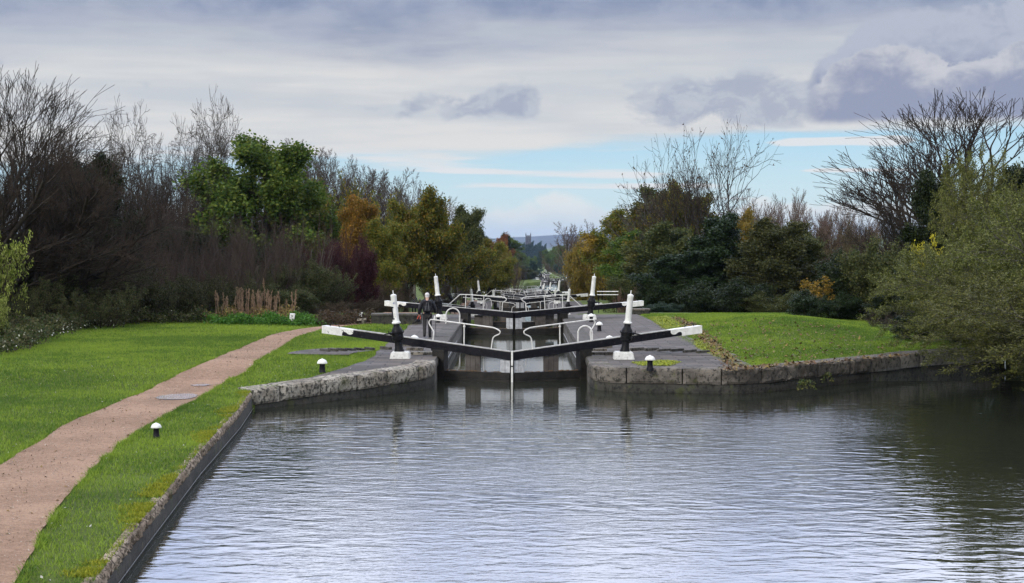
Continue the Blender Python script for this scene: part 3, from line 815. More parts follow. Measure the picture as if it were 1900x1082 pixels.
# ------------------------------------------------------------------ paddle gear (white candle posts)
def make_gear(s, number=None):
    """s=-1 leans to the left, +1 to the right"""
    t = empty('paddle_post'); Ln = Matrix.Rotation(s * R(5.8), 4, 'Y')
    mb = MB()
    bm = bmesh.new(); bmesh.ops.create_cube(bm, size=1)
    for v in bm.verts:
        up = v.co.z > 0; w = (.285 if up else .345); v.co = Vector((math.copysign(w, v.co.x) - s * (0.02 if up else 0), math.copysign(w, v.co.y), .27 if up else -.1))
    bmesh.ops.bevel(bm, geom=list(bm.edges), offset=.03, segments=2, affect='EDGES'); bm.verts.index_update()
    mb.add([v.co.copy() for v in bm.verts], [[v.index for v in f.verts] for f in bm.faces]); bm.free()
    mb.build('plinth', M['plinth'], t)
    mb = MB()
    mb.lathe([(.165, .25), (.158, .29), (.125, .40), (.112, .56), (.118, .60), (.175, .63), (.178, .70), (.19, .705), (.19, .74), (.178, .75), (.18, .84), (.215, .85), (.215, .89), (.18, .90), (.172, .95), (.135, 1.02), (.108, 1.06), (.103, 1.10), (.10, 1.17)], 20, Ln)
    for k in range(8):
        a = 2 * math.pi * k / 8; mb.lathe([(.016, 0), (.016, .02), (.006, .03)], 6, Ln @ Matrix.Translation((.198 * math.cos(a), .198 * math.sin(a), .89)))
    st = mb.build('cast_stand', M['black_iron'], t, smooth=True)
    mb = MB(); mb.lathe([(.05, 0), (.045, .06), (.022, .08), (.02, .2), (.008, .25)], 10, Ln @ Matrix.Translation((s * .17, -.04, .86)) @ Matrix.Rotation(s * R(90), 4, 'Y'))
    mb.lathe([(.02, 0), (.015, .07), (.004, .1)], 8, Ln @ Matrix.Translation((s * .26, -.04, .87)))
    mb.build('spindle', M['black_iron'], st)
    mb = MB(); mb.lathe([(.13, 1.155), (.14, 1.17), (.14, 1.20), (.112, 1.215), (.105, 1.26), (.100, 1.30), (.094, 2.0), (.097, 2.01), (.097, 2.05), (.085, 2.075), (.05, 2.09), (.02, 2.095)], 20, Ln)
    cn = mb.build('white_casing', M['white'], t, smooth=True)
    mb = MB(); mb.lathe([(.016, 2.06), (.014, 2.20), (.004, 2.215)], 8, Ln); mb.build('rack_tip', M['white'], cn)
    if number:
        mb = MB()
        for z0, z1, x0, x1 in ((1.30, 1.70, -.098, -.07), (1.66, 1.70, -.098, -.03), (1.30, 1.335, -.098, -.03)):
            mb.bbox((x0, -.102, z0), (x1, -.06, z1), .004, Ln)
        mb.build('slot', M['black'], cn)
        cu = bpy.data.curves.new('number', 'FONT'); cu.body = number; cu.size = .085; cu.align_x = 'CENTER'; cu.extrude = .002
        tmp = bpy.data.objects.new('number', cu); me = bpy.data.meshes.new_from_object(tmp); bpy.data.objects.remove(tmp)
        nb = link_mesh('number', me, M['blue_ink'], cn); nb.matrix_local = Ln @ Matrix.Translation((.005, -.102, 1.78)) @ Matrix.Rotation(R(90), 4, 'X')
    return t
gp = {}
def place_gear(x, y, z, s, label, number=None):
    if number or s not in gp:
        o = make_gear(s, number)
        if not number: gp[s] = o
    else: o = copy_tree(gp[s])
    o.location = (x, y, z); tag(o, label, 'paddle post', 'white-topped lock paddle posts'); return o
for i, (y0, ax, z) in enumerate(LOCKS):
    for which in (0, 1):
        for s in (-1, 1):
            y = y0 - 0.95 + which * (71.4 - 47.65)
            half = 3.54 if i == 0 else 3.5
            xx = ax + s * half + (0.14 if (i == 0 and which) else 0)
            end = 'upper' if which == 0 else 'lower'; sd_ = 'towpath' if s < 0 else 'wooded'
            lb = f'white-topped black paddle post at the {end} gates of the {ordinal[i]} lock, {sd_} side'
            if i == 0 and which == 0: lb = 'nearest towpath-side paddle post, leaning, with blue number and black slot on its white top' if s < 0 else 'paddle post on rounded pale plinth in front of the nearest wooded-side beam'
            if i == 0 and which == 1: lb = 'leaning white-topped paddle post just beyond the man in black' if s < 0 else 'leaning paddle post at the lower gate of the nearest lock, beside low white rails'
            place_gear(xx, y, z + 0.0, s, lb, '41' if (i == 0 and which == 0 and s < 0) else None)

# ------------------------------------------------------------------ bollards
def make_bollard():
    t = empty('bollard')
    mb = MB(); mb.lathe([(.105, -.05), (.10, .02), (.085, .05), (.078, .2), (.09, .26)], 18); mb.build('post', M['black'], t, smooth=True)
    mb = MB(); mb.lathe([(.10, .25), (.148, .255), (.15, .275), (.14, .30), (.115, .34), (.075, .37), (.03, .383), (.025, .395), (.004, .398)], 18); mb.build('cap', M['white'], t, smooth=True)
    return t
bol = None
def place_bollard(px, py, label, sc=1.0, z=None, side=None, D=None):
    global bol
    f = gl if px < CX else gr
    if D is None: x, y = P2(px, py, f)
    else: y = D; x = X_at(px, D)
    if bol is None: o = bol = make_bollard()
    else: o = copy_tree(bol)
    o.location = (x, y, (f(x, y) if z is None else z) + 0.03); o.scale = (sc, sc, sc)
    tag(o, label, 'bollard', 'white-capped black mooring bollards'); return o
place_bollard(290, 813, 'short white-capped bollard sunk in the grass verge beside the gravel path', .72)
place_bollard(598, 693, 'white-capped bollard on the corner of grass and pale quay wall')
place_bollard(1206, 686.5, 'white-capped bollard beside moss at the edge of the dark quay', 1.02)
place_bollard(1112, 616, 'white-capped bollard on wet paving between the white hoop and the near paddle post')
place_bollard(1097, 599, 'white-capped bollard at the plinth of the wooded-side lower paddle post')
place_bollard(769, 645, 'bollard mostly hidden by the towpath-side beam, only its cap showing', 1.05)
place_bollard(1131, 646, 'bollard mostly hidden by the wooded-side near beam, only its cap showing', 1.05)
place_bollard(813, 600, 'white-capped bollard on the paving just past the man in black')
for k, (i, s) in enumerate(((1, -1), (1, 1), (2, -1), (2, 1))):
    y0, ax, z = LOCKS[i]
    for q, (dx, dy) in enumerate(((3.0, 2.5), (3.3, 17))):
        o = copy_tree(bol); o.location = (ax + s * dx, y0 + dy, z + .05)
        tag(o, f"white-capped bollard by the {'upper' if q == 0 else 'lower'} gates of the {ordinal[i]} lock, {'towpath' if s < 0 else 'wooded'} side", 'bollard', 'white-capped black mooring bollards')
# ladder hoops
def hoop(x, y, z, w, h, rz, label):
    mb = MB(); pts = [(-w / 2, 0, -.1), (-w / 2, 0, h - w / 2)] + [(-w / 2 * math.cos(a), 0, h - w / 2 + w / 2 * math.sin(a)) for a in np.linspace(0.2, math.pi - 0.2, 9)] + [(w / 2, 0, h - w / 2), (w / 2, 0, -.1)]
    mb.tube(pts, .03, 8); o = mb.build('ladder_hoop', M['rail_white'], smooth=True); o.location = (x, y, z); o.rotation_euler = (0, 0, rz)
    tag(o, label, 'ladder hoop', 'white ladder hoops on the lock edge')
hx, hy = P2(845, 602, gl); hoop(-2.66, hy, .05, .62, .68, R(8), 'white hoop handle on the towpath edge of the nearest chamber')
hx, hy = P2(1090, 640, gr); hoop(2.66, hy + .3, .05, .52, .62, R(-10), 'white hoop handle behind the wooded-side handrail')
for s in (-1, 1):
    for i in (1, 2):
        y0, ax, z = LOCKS[i]; hoop(ax + s * 2.7, y0 + (16 if s < 0 else 9), z + .05, .6, .68, 0, f"white hoop handle at the chamber of the {ordinal[i]} lock, {'towpath' if s < 0 else 'wooded'} side")
# raised brick ribs to push against
def ribs_at(pts, f, ang, lab):
    rnd = random.Random(len(pts))
    for px, py in pts:
        x, y = P2(px, py, f); mb = MB(); mb.bbox((-.30, -.05, -.05), (.30, .05, .085 + rnd.uniform(-.01, .015)), .012)
        o = mb.build('foot_rib', M['rib']); o.location = (x, y, f(x, y) + .04); o.rotation_euler = (0, 0, R(ang + rnd.uniform(-4, 4))); tag(o, lab, 'foot rib', 'raised stone ribs on the beam sweep')
M['rib'] = stone_material('rib_stone', (0.10, 0.095, 0.085), (0.05, 0.047, 0.042), (0.02, 0.019, 0.017), 0.5)
ribs_at([(603, 654), (618, 653.6), (634, 653.2), (650, 652.6), (667, 652), (686, 651), (716, 650)], gl, -52, 'raised dark stone rib, one of the row under the towpath-side near beam')
ribs_at([(1182, 652.5), (1209, 652.5), (1232, 653.5), (1256, 654), (1280, 656), (1304, 657)], gr, 38, 'raised dark stone rib, one of the row under the wooded-side near beam')
for k, (px, py) in enumerate(((758, 640), (770, 648), (1110, 650), (1120, 643))):
    f = gl if px < CX else gr; x, y = P2(px, py + 4, f); mb = MB(); mb.bbox((-.3, -.06, -.05), (.3, .06, .1), .012)
    o = mb.build('foot_rib', M['coping_dark']); o.location = (x, y, f(x, y) + .03); o.rotation_euler = (0, 0, R(-20) if px < CX else R(20))
    tag(o, 'loose raised stone rib lying close to the ' + ('towpath-side' if px < CX else 'wooded-side') + ' heel of the near gates', 'foot rib', 'raised stone ribs on the beam sweep')
# heel stones
for side in (-1, 1):
    f = gl if side < 0 else gr
    mb = MB(); mb.bbox((-.38, -.2, -.3), (.38, .2, .12), .02); o = mb.build('hollow_stone', M['coping_pale'] if side < 0 else M['coping_dark']); o.location = (side * 2.92, 49.3, 0.02)
    tag(o, 'flat pale stone block beside the heel of the ' + ('towpath-side' if side < 0 else 'wooded-side') + ' near gate', 'stone block', 'heel stones of the nearest gates')
# low brick walls beside the lower gates, sign posts, rails
def low_wall(px0, px1, pyb, h, label, m, thick=.5):
    f = gl if px0 < CX else gr
    x0, y0 = P2(px0, pyb, f); x1 = X_at(px1, y0)
    t = empty('low_wall', ((x0 + x1) / 2, y0 + thick / 2, f(x0, y0))); tag(t, label, 'wall')
    L = (x1 - x0) / 2; mb = MB(); mb.bbox((-L, -thick / 2, -.6), (L, thick / 2, h - .09), .01); mb.build('brickwork', M['wall_dark'], t)
    mb = MB(); mb.bbox((-L - .03, -thick / 2 - .04, h - .09), (L + .03, thick / 2 + .04, h), .02); mb.build('coping', m, t)
low_wall(689, 781, 602, .48, 'low dark brick wall with pale coping behind the leaning near paddle post', M['chamber'], .7)
low_wall(1172, 1206, 584, .3, 'low dark wall beyond the moss on the wooded side', M['coping_dark'], .6)
low_wall(800, 842, 563, .3, 'low dark wall beside the pound seen through the lower gate handrail', M['chamber'], .5)
x, y = P2(541.5, 603, gl)
t = empty('marker_post', (x, y, gl(x, y))); t.rotation_euler = (R(2), R(4), 0); tag(t, 'black marker post with white notice on its upper half among green nettles', 'marker post')
mb = MB(); mb.bbox((-.09, -.08, -.2), (.09, .08, .42), .01); mb.build('post', M['black'], t)
mb = MB(); mb.bbox((-.105, -.095, .17), (.105, .095, .50), .008); p = mb.build('notice', M['white'], t)
mb = MB(); mb.bbox((-.06, -.099, .42), (.05, -.094, .435), .001); mb.bbox((-.03, -.099, .375), (.035, -.094, .40), .001); mb.bbox((-.06, -.099, .33), (.04, -.094, .338), .001); mb.bbox((-.06, -.099, .30), (.05, -.094, .308), .001); mb.build('marks', M['black'], p)
x, y = P2(665.5, 601, gl)
t = empty('small_sign', (x, y, gl(x, y))); tag(t, 'small tilted white sign on a thin stake in brown weeds', 'sign')
mb = MB(); mb.tube([(0, 0, -.2), (0, 0, .48)], .014, 6); mb.build('stake', M['black_iron'], t)
mb = MB(); mb.bbox((-.08, -.02, .34), (.08, -.004, .54), .004, Matrix.Rotation(R(12), 4, 'Y')); mb.build('plate', M['white'], t)
x, y = P2(672, 603, gl)
t = empty('stone_stub', (x, y, gl(x, y))); tag(t, 'small worn stone slab on two stubs beside the tilted white sign', 'stone slab')
mb = MB(); mb.bbox((-.2, -.12, .2), (.2, .12, .29), .015, Matrix.Rotation(R(-5), 4, 'Y')); mb.build('slab', M['coping_pale'], t)
mb = MB(); mb.bbox((-.02, -.08, -.1), (.14, .08, .2), .01); mb.build('stub', M['coping_dark'], t)
D = 96
t = empty('white_railing', (X_at(1124, D), D, gr(X_at(1124, D), D))); tag(t, 'low white two-bar railing behind the leaning wooded-side paddle post', 'railing')
zb = gr(X_at(1124, D), D)
for zz in (Z_at(541, D) - zb, Z_at(547, D) - zb):
    mb = MB(); mb.tube([(-.55, 0, zz), (.8, 0, zz)], .03, 6); mb.build('bar', M['white'], t)
for xx in (-.45, .7):
    mb = MB(); mb.tube([(xx, 0, -.2), (xx, 0, Z_at(541, D) - zb)], .025, 6); mb.build('upright', M['black_iron'], t)
D = 106; zb = gl(X_at(833, D), D)
mb = MB(); q = lambda px, py: (X_at(px, D) - X_at(834, D), 0, Z_at(py, D) - zb)
mb.tube(smooth_path([q(843, 562), q(839, 557), q(836, 552), q(834, 548.5), q(830.5, 547)], 4), [.17] * 5 + [.15] * 4 + [.13] * 4 + [.10] * 4, 10)
o = mb.build('bent_post', M['black_iron'], smooth=True); o.location = (X_at(834, D), D, zb); tag(o, 'thick black bent post leaning beyond the lower towpath-side handrail', 'post')

# church tower on the skyline
def church():
    D = 2500.0; x = X_at(980.2, D); zt = Z_at(437.0, D)
    m = mat_noise('tower_stone', (0.06, 0.052, 0.055), (0.09, 0.078, 0.08), 0.4, 0.9, 0)
    t = empty('church_tower', (x, D, -30)); tag(t, 'distant square stone church tower with four pinnacles on the skyline', 'church tower')
    h = zt + 30; w = 3.9
    mb = MB(); mb.box((-w, -w, 0), (w, w, h - 1.2))
    for sx in (-1, 1):
        for sy in (-1, 1): mb.box((sx * w - .8, sy * w - .8, 0), (sx * w + .8, sy * w + .8, h - 1))
    mb.build('tower', m, t)
    mb = MB()
    for k in range(5):
        a = -w + k * 1.7
        for sg in (-1, 1): mb.box((a - .1, sg * w - .4, h - 1.2), (a + 1.1, sg * w + .4, h + .4)); mb.box((sg * w - .4, a - .1, h - 1.19), (sg * w + .4, a + 1.1, h + .41))
    mb.build('battlement', m, t)
    for sx in (-1, 1):
        for sy in (-1, 1):
            mb = MB(); mb.lathe([(.75, h - 1), (.75, h + 1.6), (.95, h + 1.65), (.5, h + 2.4), (.06, h + 5.2)], 8, Matrix.Translation((sx * w, sy * w, 0))); mb.build('pinnacle', m, t)
    dk = mat_noise('belfry_dark', (0.03, 0.03, 0.035), (0.04, 0.04, 0.045), 1, 0.9, 0)
    for xx in (-1.5, 1.5):
        mb = MB(); mb.prism([(xx - .7, h - 11), (xx + .7, h - 11), (xx + .7, h - 6), (xx, h - 4.6), (xx - .7, h - 6)], -w - .06, -w - .02); mb.build('belfry_window', dk, t)
church()

# ------------------------------------------------------------------ trees and bushes
def bark(name, a, b): return mat_noise(name, a, b, 5, 0.9, 0.01, spec=0.15)
M['bark'] = bark('dark_bark', (0.0228, 0.0189, 0.0156), (0.0488, 0.0403, 0.0325))
M['bark_grey'] = bark('grey_bark', (0.0638, 0.0562, 0.0488), (0.1200, 0.1087, 0.0938))
M['twig_brown'] = bark('brown_twigs', (0.0403, 0.0298, 0.0236), (0.0713, 0.0527, 0.0409))
M['twig_grey'] = bark('grey_twigs', (0.0504, 0.0432, 0.0374), (0.0864, 0.0756, 0.0648))
M['twig_dark'] = bark('dark_twigs', (0.0248, 0.0187, 0.0149), (0.0440, 0.0336, 0.0264))
M['twig_purple'] = bark('purple_twigs', (0.0422, 0.0322, 0.0279), (0.0713, 0.0552, 0.0459))
M['twig_maroon'] = bark('maroon_twigs', (0.0390, 0.0195, 0.0195), (0.0638, 0.0315, 0.0300))
M['twig_red'] = bark('reddish_twigs', (0.0750, 0.0488, 0.0375), (0.1275, 0.0863, 0.0675))
def leaf_mat(name, cols, trans=0.25, rough=0.55, patch=None, pscale=0.4):
    m = bpy.data.materials.new(name); m.use_nodes = True; nt = m.node_tree; nt.nodes.clear()
    out = nt.nodes.new('ShaderNodeOutputMaterial'); b = nt.nodes.new('ShaderNodeBsdfPrincipled'); tr = nt.nodes.new('ShaderNodeBsdfTranslucent'); mx = nt.nodes.new('ShaderNodeMixShader')
    g = nt.nodes.new('ShaderNodeNewGeometry'); r = nt.nodes.new('ShaderNodeValToRGB')
    nt.links.new(g.outputs['Random Per Island'], r.inputs[0])
    n = len(cols)
    r.color_ramp.elements[0].position = 0; r.color_ramp.elements[0].color = tuple(cols[0]) + (1,)
    r.color_ramp.elements[1].position = 1; r.color_ramp.elements[1].color = tuple(cols[-1]) + (1,)
    for i, c in enumerate(cols[1:-1]):
        e = r.color_ramp.elements.new((i + 1) / (n - 1)); e.color = tuple(c) + (1,)
    c = S(nt, r.outputs[0])
    oi = S(nt, nt.nodes.new('ShaderNodeObjectInfo').outputs['Random'])
    if patch:          # whole boughs that have turned colour
        v = coords(nt, 'Object'); pn = noise(comb(nt, *[q for q in sep(v)]), pscale, 3, 0.5)
        c = mixc(nt, (pn + (oi - 0.5) * 0.12).step(patch[1], patch[2]), c, patch[0])
    hv = nt.nodes.new('ShaderNodeHueSaturation'); nt.links.new(c.k, hv.inputs['Color'])
    nt.links.new((oi * 0.03 + 0.485).k, hv.inputs['Hue']); nt.links.new((oi * 0.35 + 0.82).k, hv.inputs['Value'])
    b.inputs['Roughness'].default_value = rough; b.inputs['Specular IOR Level'].default_value = 0.12
    nt.links.new(hv.outputs[0], b.inputs['Base Color']); nt.links.new(hv.outputs[0], tr.inputs[0])
    mx.inputs[0].default_value = trans; nt.links.new(b.outputs[0], mx.inputs[1]); nt.links.new(tr.outputs[0], mx.inputs[2]); nt.links.new(mx.outputs[0], out.inputs[0])
    return m
M['lf_green'] = leaf_mat('green_leaves', [(0.035, 0.070, 0.013), (0.065, 0.115, 0.02), (0.105, 0.155, 0.024), (0.15, 0.175, 0.03)], .35, patch=((0.15, 0.17, 0.025), .60, .72))
M['lf_autumn'] = leaf_mat('autumn_leaves', [(0.06, 0.085, 0.016), (0.11, 0.135, 0.024), (0.17, 0.165, 0.026), (0.25, 0.17, 0.025)], .35, patch=((0.28, 0.17, 0.028), .57, .70))
M['lf_orange'] = leaf_mat('orange_leaves', [(0.11, 0.10, 0.02), (0.22, 0.14, 0.022), (0.32, 0.17, 0.025), (0.16, 0.13, 0.03)])
M['lf_gold'] = leaf_mat('golden_leaves', [(0.15, 0.135, 0.028), (0.22, 0.175, 0.032), (0.28, 0.19, 0.035), (0.15, 0.155, 0.034)], .35)
M['lf_dark'] = leaf_mat('dark_evergreen_leaves', [(0.0074, 0.0149, 0.0056), (0.0136, 0.0248, 0.0081), (0.0236, 0.0372, 0.0112), (0.0341, 0.0496, 0.0161)], 0.1, 0.4)
M['lf_olive'] = leaf_mat('olive_leaves', [(0.0298, 0.0425, 0.0136), (0.0510, 0.0663, 0.0204), (0.0808, 0.0935, 0.0306), (0.1275, 0.1232, 0.0425)], patch=((0.1105, 0.0935, 0.0255), .60, .75))
M['lf_willow'] = leaf_mat('willow_leaves', [(0.042, 0.052, 0.011), (0.078, 0.090, 0.018), (0.125, 0.135, 0.030), (0.21, 0.21, 0.07)], 0.25, 0.5)
M['lf_yellow'] = leaf_mat('yellow_leaves', [(0.30, 0.25, 0.02), (0.42, 0.34, 0.025), (0.26, 0.24, 0.03)])
M['lf_lime'] = leaf_mat('lime_leaves', [(0.10, 0.14, 0.02), (0.18, 0.23, 0.035), (0.30, 0.34, 0.07), (0.40, 0.42, 0.14)])
M['lf_brown'] = leaf_mat('withered_leaves', [(0.0450, 0.0338, 0.0210), (0.0750, 0.0562, 0.0338), (0.1050, 0.0750, 0.0450), (0.0525, 0.0525, 0.0225)])
M['lf_maroon'] = leaf_mat('maroon_leaves', [(0.040, 0.016, 0.018), (0.070, 0.025, 0.026), (0.095, 0.038, 0.033)])
M['lf_rust'] = leaf_mat('rusty_leaves', [(0.13, 0.05, 0.025), (0.19, 0.075, 0.03), (0.24, 0.12, 0.04)])
M['lf_bluegreen'] = leaf_mat('blue_green_leaves', [(0.018, 0.038, 0.024), (0.03, 0.058, 0.036), (0.05, 0.08, 0.045)], 0.1)
M['lf_nettle'] = leaf_mat('nettle_leaves', [(0.0315, 0.0910, 0.0105), (0.0560, 0.1330, 0.0175), (0.0840, 0.1680, 0.0280)])
M['lf_bramble'] = leaf_mat('bramble_leaves', [(0.018, 0.030, 0.009), (0.038, 0.054, 0.016), (0.062, 0.076, 0.025), (0.10, 0.095, 0.042), (0.06, 0.044, 0.026)])
M['lf_pink'] = leaf_mat('dry_pinkish_stems', [(0.22, 0.12, 0.10), (0.30, 0.18, 0.15), (0.20, 0.13, 0.10)])
M['lf_tan'] = leaf_mat('dry_tan_stems', [(0.24, 0.16, 0.10), (0.32, 0.23, 0.15), (0.20, 0.12, 0.08)])

def unit(v): return v / (np.linalg.norm(v) + 1e-9)
def grow(rng, levels, H, stems=1, base_r=0.0, lean=(0, 0), trunk_r=0.2, fan=0.0):
    """levels[0] describes the trunk(s); returns {level: [(pts, radii), ...]}"""
    out = {i: [] for i in range(len(levels))}
    def branch(p, d, L, r, lv):
        c = levels[lv]; n = c.get('seg', 4); pts = np.empty((n + 1, 3)); rad = np.empty(n + 1); q = p.copy(); d = unit(d)
        for i in range(n + 1):
            pts[i] = q; t = i / n; rad[i] = r * (1 - t * c.get('taper', 0.75))
            d = unit(d + rng.normal(0, c.get('wob', .15), 3) + np.array((0, 0, c.get('up', 0.05))))
            q = q + d * (L / n)
        out[lv].append((pts, rad))
        if lv + 1 < len(levels):
            k = levels[lv + 1]; m = k['n']; m = max(1, int(round(m * rng.uniform(.75, 1.25)))) if lv else m
            ts = np.sort(k['st'] + (1 - k['st']) * (np.arange(m) + rng.uniform(0, 1, m)) / m)
            ph = rng.uniform(0, 6.28)
            for j, t in enumerate(ts):
                i = min(n - 1, int(t * n)); f = t * n - i
                pp = pts[i] * (1 - f) + pts[i + 1] * f; dd = unit(pts[i + 1] - pts[i])
                ax = unit(np.cross(dd, (0, 0, 1) if abs(dd[2]) < .95 else (1, 0, 0))); bx = np.cross(dd, ax)
                an = ph + j * 2.4 + rng.uniform(-.5, .5)
                side = ax * math.cos(an) + bx * math.sin(an)
                ang = R(k['ang'] * rng.uniform(.75, 1.25) * (1.15 - .3 * t)) if 'angs' not in k else R(k['angs'][0] + (k['angs'][1] - k['angs'][0]) * math.sqrt((j + rng.random()) / m))
                nd = dd * math.cos(ang) + side * math.sin(ang)
                ll = L * k['len'] * rng.uniform(.7, 1.15) * (1 - k.get('short', .45) * (t - k['st']) / (1 - k['st'] + 1e-6))
                branch(pp, nd, ll, max(k.get('minr', .006), rad[i] * k.get('rr', .6)), lv + 1)
    for s in range(stems):
        a = 6.283 * s / max(1, stems) + rng.uniform(-.4, .4)
        o = np.array((math.cos(a), math.sin(a), 0)) * (base_r * math.sqrt(rng.uniform(.05, 1)) if stems > 1 else 0)
        d = np.array((lean[0], lean[1], 1.0)) + (np.array((math.cos(a), math.sin(a), 0)) * fan * rng.uniform(.3, 1) if stems > 1 else 0)
        branch(o, d, H * levels[0]['len'] * rng.uniform(.85, 1.1) if stems > 1 else H * levels[0]['len'], trunk_r, 0)
    return out
def fork(rng, depth, L, r, ang=20, ratio=.8, wob=.08, up=.03, kids=2.4, stems=((0, 0, 0, 0, 0, 1),), seg=3, rmin=.009, flat=0.0):
    out = {}
    def go(p, d, L, r, k):
        pts = np.empty((seg + 1, 3)); rad = np.empty(seg + 1); q = p.copy(); d = unit(d); r2 = max(rmin, r * .80)
        for i in range(seg + 1):
            pts[i] = q; rad[i] = r + (r2 - r) * i / seg
            d = unit(d + rng.normal(0, wob, 3) + np.array((0, 0, up))); q = q + d * (L / seg)
        rad[0] = r; out.setdefault(k, []).append((pts, rad))
        if k >= depth: return
        n = 3 if rng.random() < kids - 2 else 2; ph = rng.uniform(0, 6.28); ax = unit(np.cross(d, (0, 0, 1) if abs(d[2]) < .95 else (1, 0, 0))); bx = np.cross(d, ax)
        for j in range(n):
            an = ph + 6.283 * j / n + rng.uniform(-.4, .4); a = R(ang * rng.uniform(.6, 1.35)); s_ = ax * math.cos(an) + bx * math.sin(an); s_[2] *= 1 - flat
            t0 = 1.0 if j < 2 else rng.uniform(.4, .9); i0 = t0 * seg; i = min(seg - 1, int(i0)); pp = pts[i] + (pts[i + 1] - pts[i]) * (i0 - i)
            go(pp, d * math.cos(a) + s_ * math.sin(a), L * ratio * rng.uniform(.8, 1.15), max(rmin, r2 * (.84 if n == 2 else .76)), k + 1)
    for sx_, sy_, sz_, dx, dy, dz in stems: go(np.array((sx_, sy_, sz_), float), np.array((dx, dy, dz), float), L, r, 0)
    return out
def tubes_np(polys, sides):
    """all polylines have the same number of points"""
    P_ = np.array([p for p, r in polys]); Rr = np.array([r for p, r in polys]); m, n, _ = P_.shape
    T = np.empty_like(P_); T[:, 1:-1] = P_[:, 2:] - P_[:, :-2]; T[:, 0] = P_[:, 1] - P_[:, 0]; T[:, -1] = P_[:, -1] - P_[:, -2]
    T /= np.linalg.norm(T, axis=2, keepdims=True) + 1e-9
    ref = np.where(np.abs(T[:, :1, 2:3]) > .9, np.array([1., 0, 0]), np.array([0., 0, 1]))
    A = np.cross(T, np.broadcast_to(ref, T.shape)); A /= np.linalg.norm(A, axis=2, keepdims=True) + 1e-9; B = np.cross(A, T)
    an = np.arange(sides) * 2 * math.pi / sides
    V = P_[:, :, None] + (A[:, :, None] * np.cos(an)[None, None, :, None] + B[:, :, None] * np.sin(an)[None, None, :, None]) * Rr[:, :, None, None]
    idx = np.arange(m * n * sides).reshape(m, n, sides)
    a = idx[:, :-1]; b = np.roll(a, -1, axis=2); d = idx[:, 1:]; c = np.roll(d, -1, axis=2)
    Q = np.stack([a, b, c, d], -1).reshape(-1, 4)
    return V.reshape(-1, 3), Q
def skel_mesh(name, sk, lvs, sides):
    Vs, Qs, n = [], [], 0
    for lv in lvs:
        if not sk[lv]: continue
        V, Q = tubes_np(sk[lv], sides[lv]); Vs.append(V); Qs.append(Q + n); n += len(V)
    return np_mesh(name, np.concatenate(Vs), np.concatenate(Qs), smooth=True)
def leaves(rng, polys, per, size, asp=0.55, spread=0.12, t0=0.15, droop=0.0, along=0.0, flat=0.4, jitter=.3):
    """diamond leaves scattered round the given twigs"""
    P_ = np.array([p for p, r in polys]); m, n, _ = P_.shape
    cnt = max(1, int(m * per)); bi = rng.integers(0, m, cnt); t = (t0 + (1 - t0) * rng.random(cnt)) * (n - 1); i = np.minimum(n - 2, t.astype(int)); f = (t - i)[:, None]
    c = P_[bi, i] * (1 - f) + P_[bi, i + 1] * f; tw = P_[bi, i + 1] - P_[bi, i]; tw /= np.linalg.norm(tw, axis=1, keepdims=True) + 1e-9
    c = c + rng.normal(0, spread, (cnt, 3))
    d = rng.normal(0, 1, (cnt, 3)) * (1 - along) + tw * along * 1.5; d[:, 2] -= droop; d /= np.linalg.norm(d, axis=1, keepdims=True) + 1e-9
    nn = rng.normal(0, 1, (cnt, 3)); nn[:, 2] += flat; s = np.cross(d, nn); s /= np.linalg.norm(s, axis=1, keepdims=True) + 1e-9
    L = (size * (1 + rng.uniform(-jitter, jitter, cnt)))[:, None]; W = L * asp * .5
    V = np.stack([c, c + d * L * .45 + s * W, c + d * L, c + d * L * .45 - s * W], 1).reshape(-1, 3)
    return V, np.arange(cnt * 4).reshape(-1, 4)
def merge(parts):
    Vs, Qs, n = [], [], 0
    for V, Q in parts: Vs.append(V); Qs.append(Q + n); n += len(V)
    return np.concatenate(Vs), np.concatenate(Qs)
PROTO = {}
def proto(name, trunk, crown, crown_name='crown', extra=None):
    z = np.empty(len(crown.vertices) * 3, np.float32); crown.vertices.foreach_get('co', z); z = z.reshape(-1, 3)
    zs = np.sort(z[:, 2]); 
    PROTO[name] = dict(trunk=trunk, crown=crown, h=float(zs[int(len(zs) * .998)]), w=float(np.percentile(z[:, 0], 98.5) - np.percentile(z[:, 0], 1.5)), cx=float(np.median(z[:, 0])), cn=crown_name, extra=extra)
def rg(s): return np.random.default_rng(s)
FS = {k: (8, 7, 6, 5, 5, 4, 4, 3, 3, 3, 3)[k] for k in range(11)}
SID = {0: 8, 1: 6, 2: 5, 3: 4, 4: 3, 5: 3}
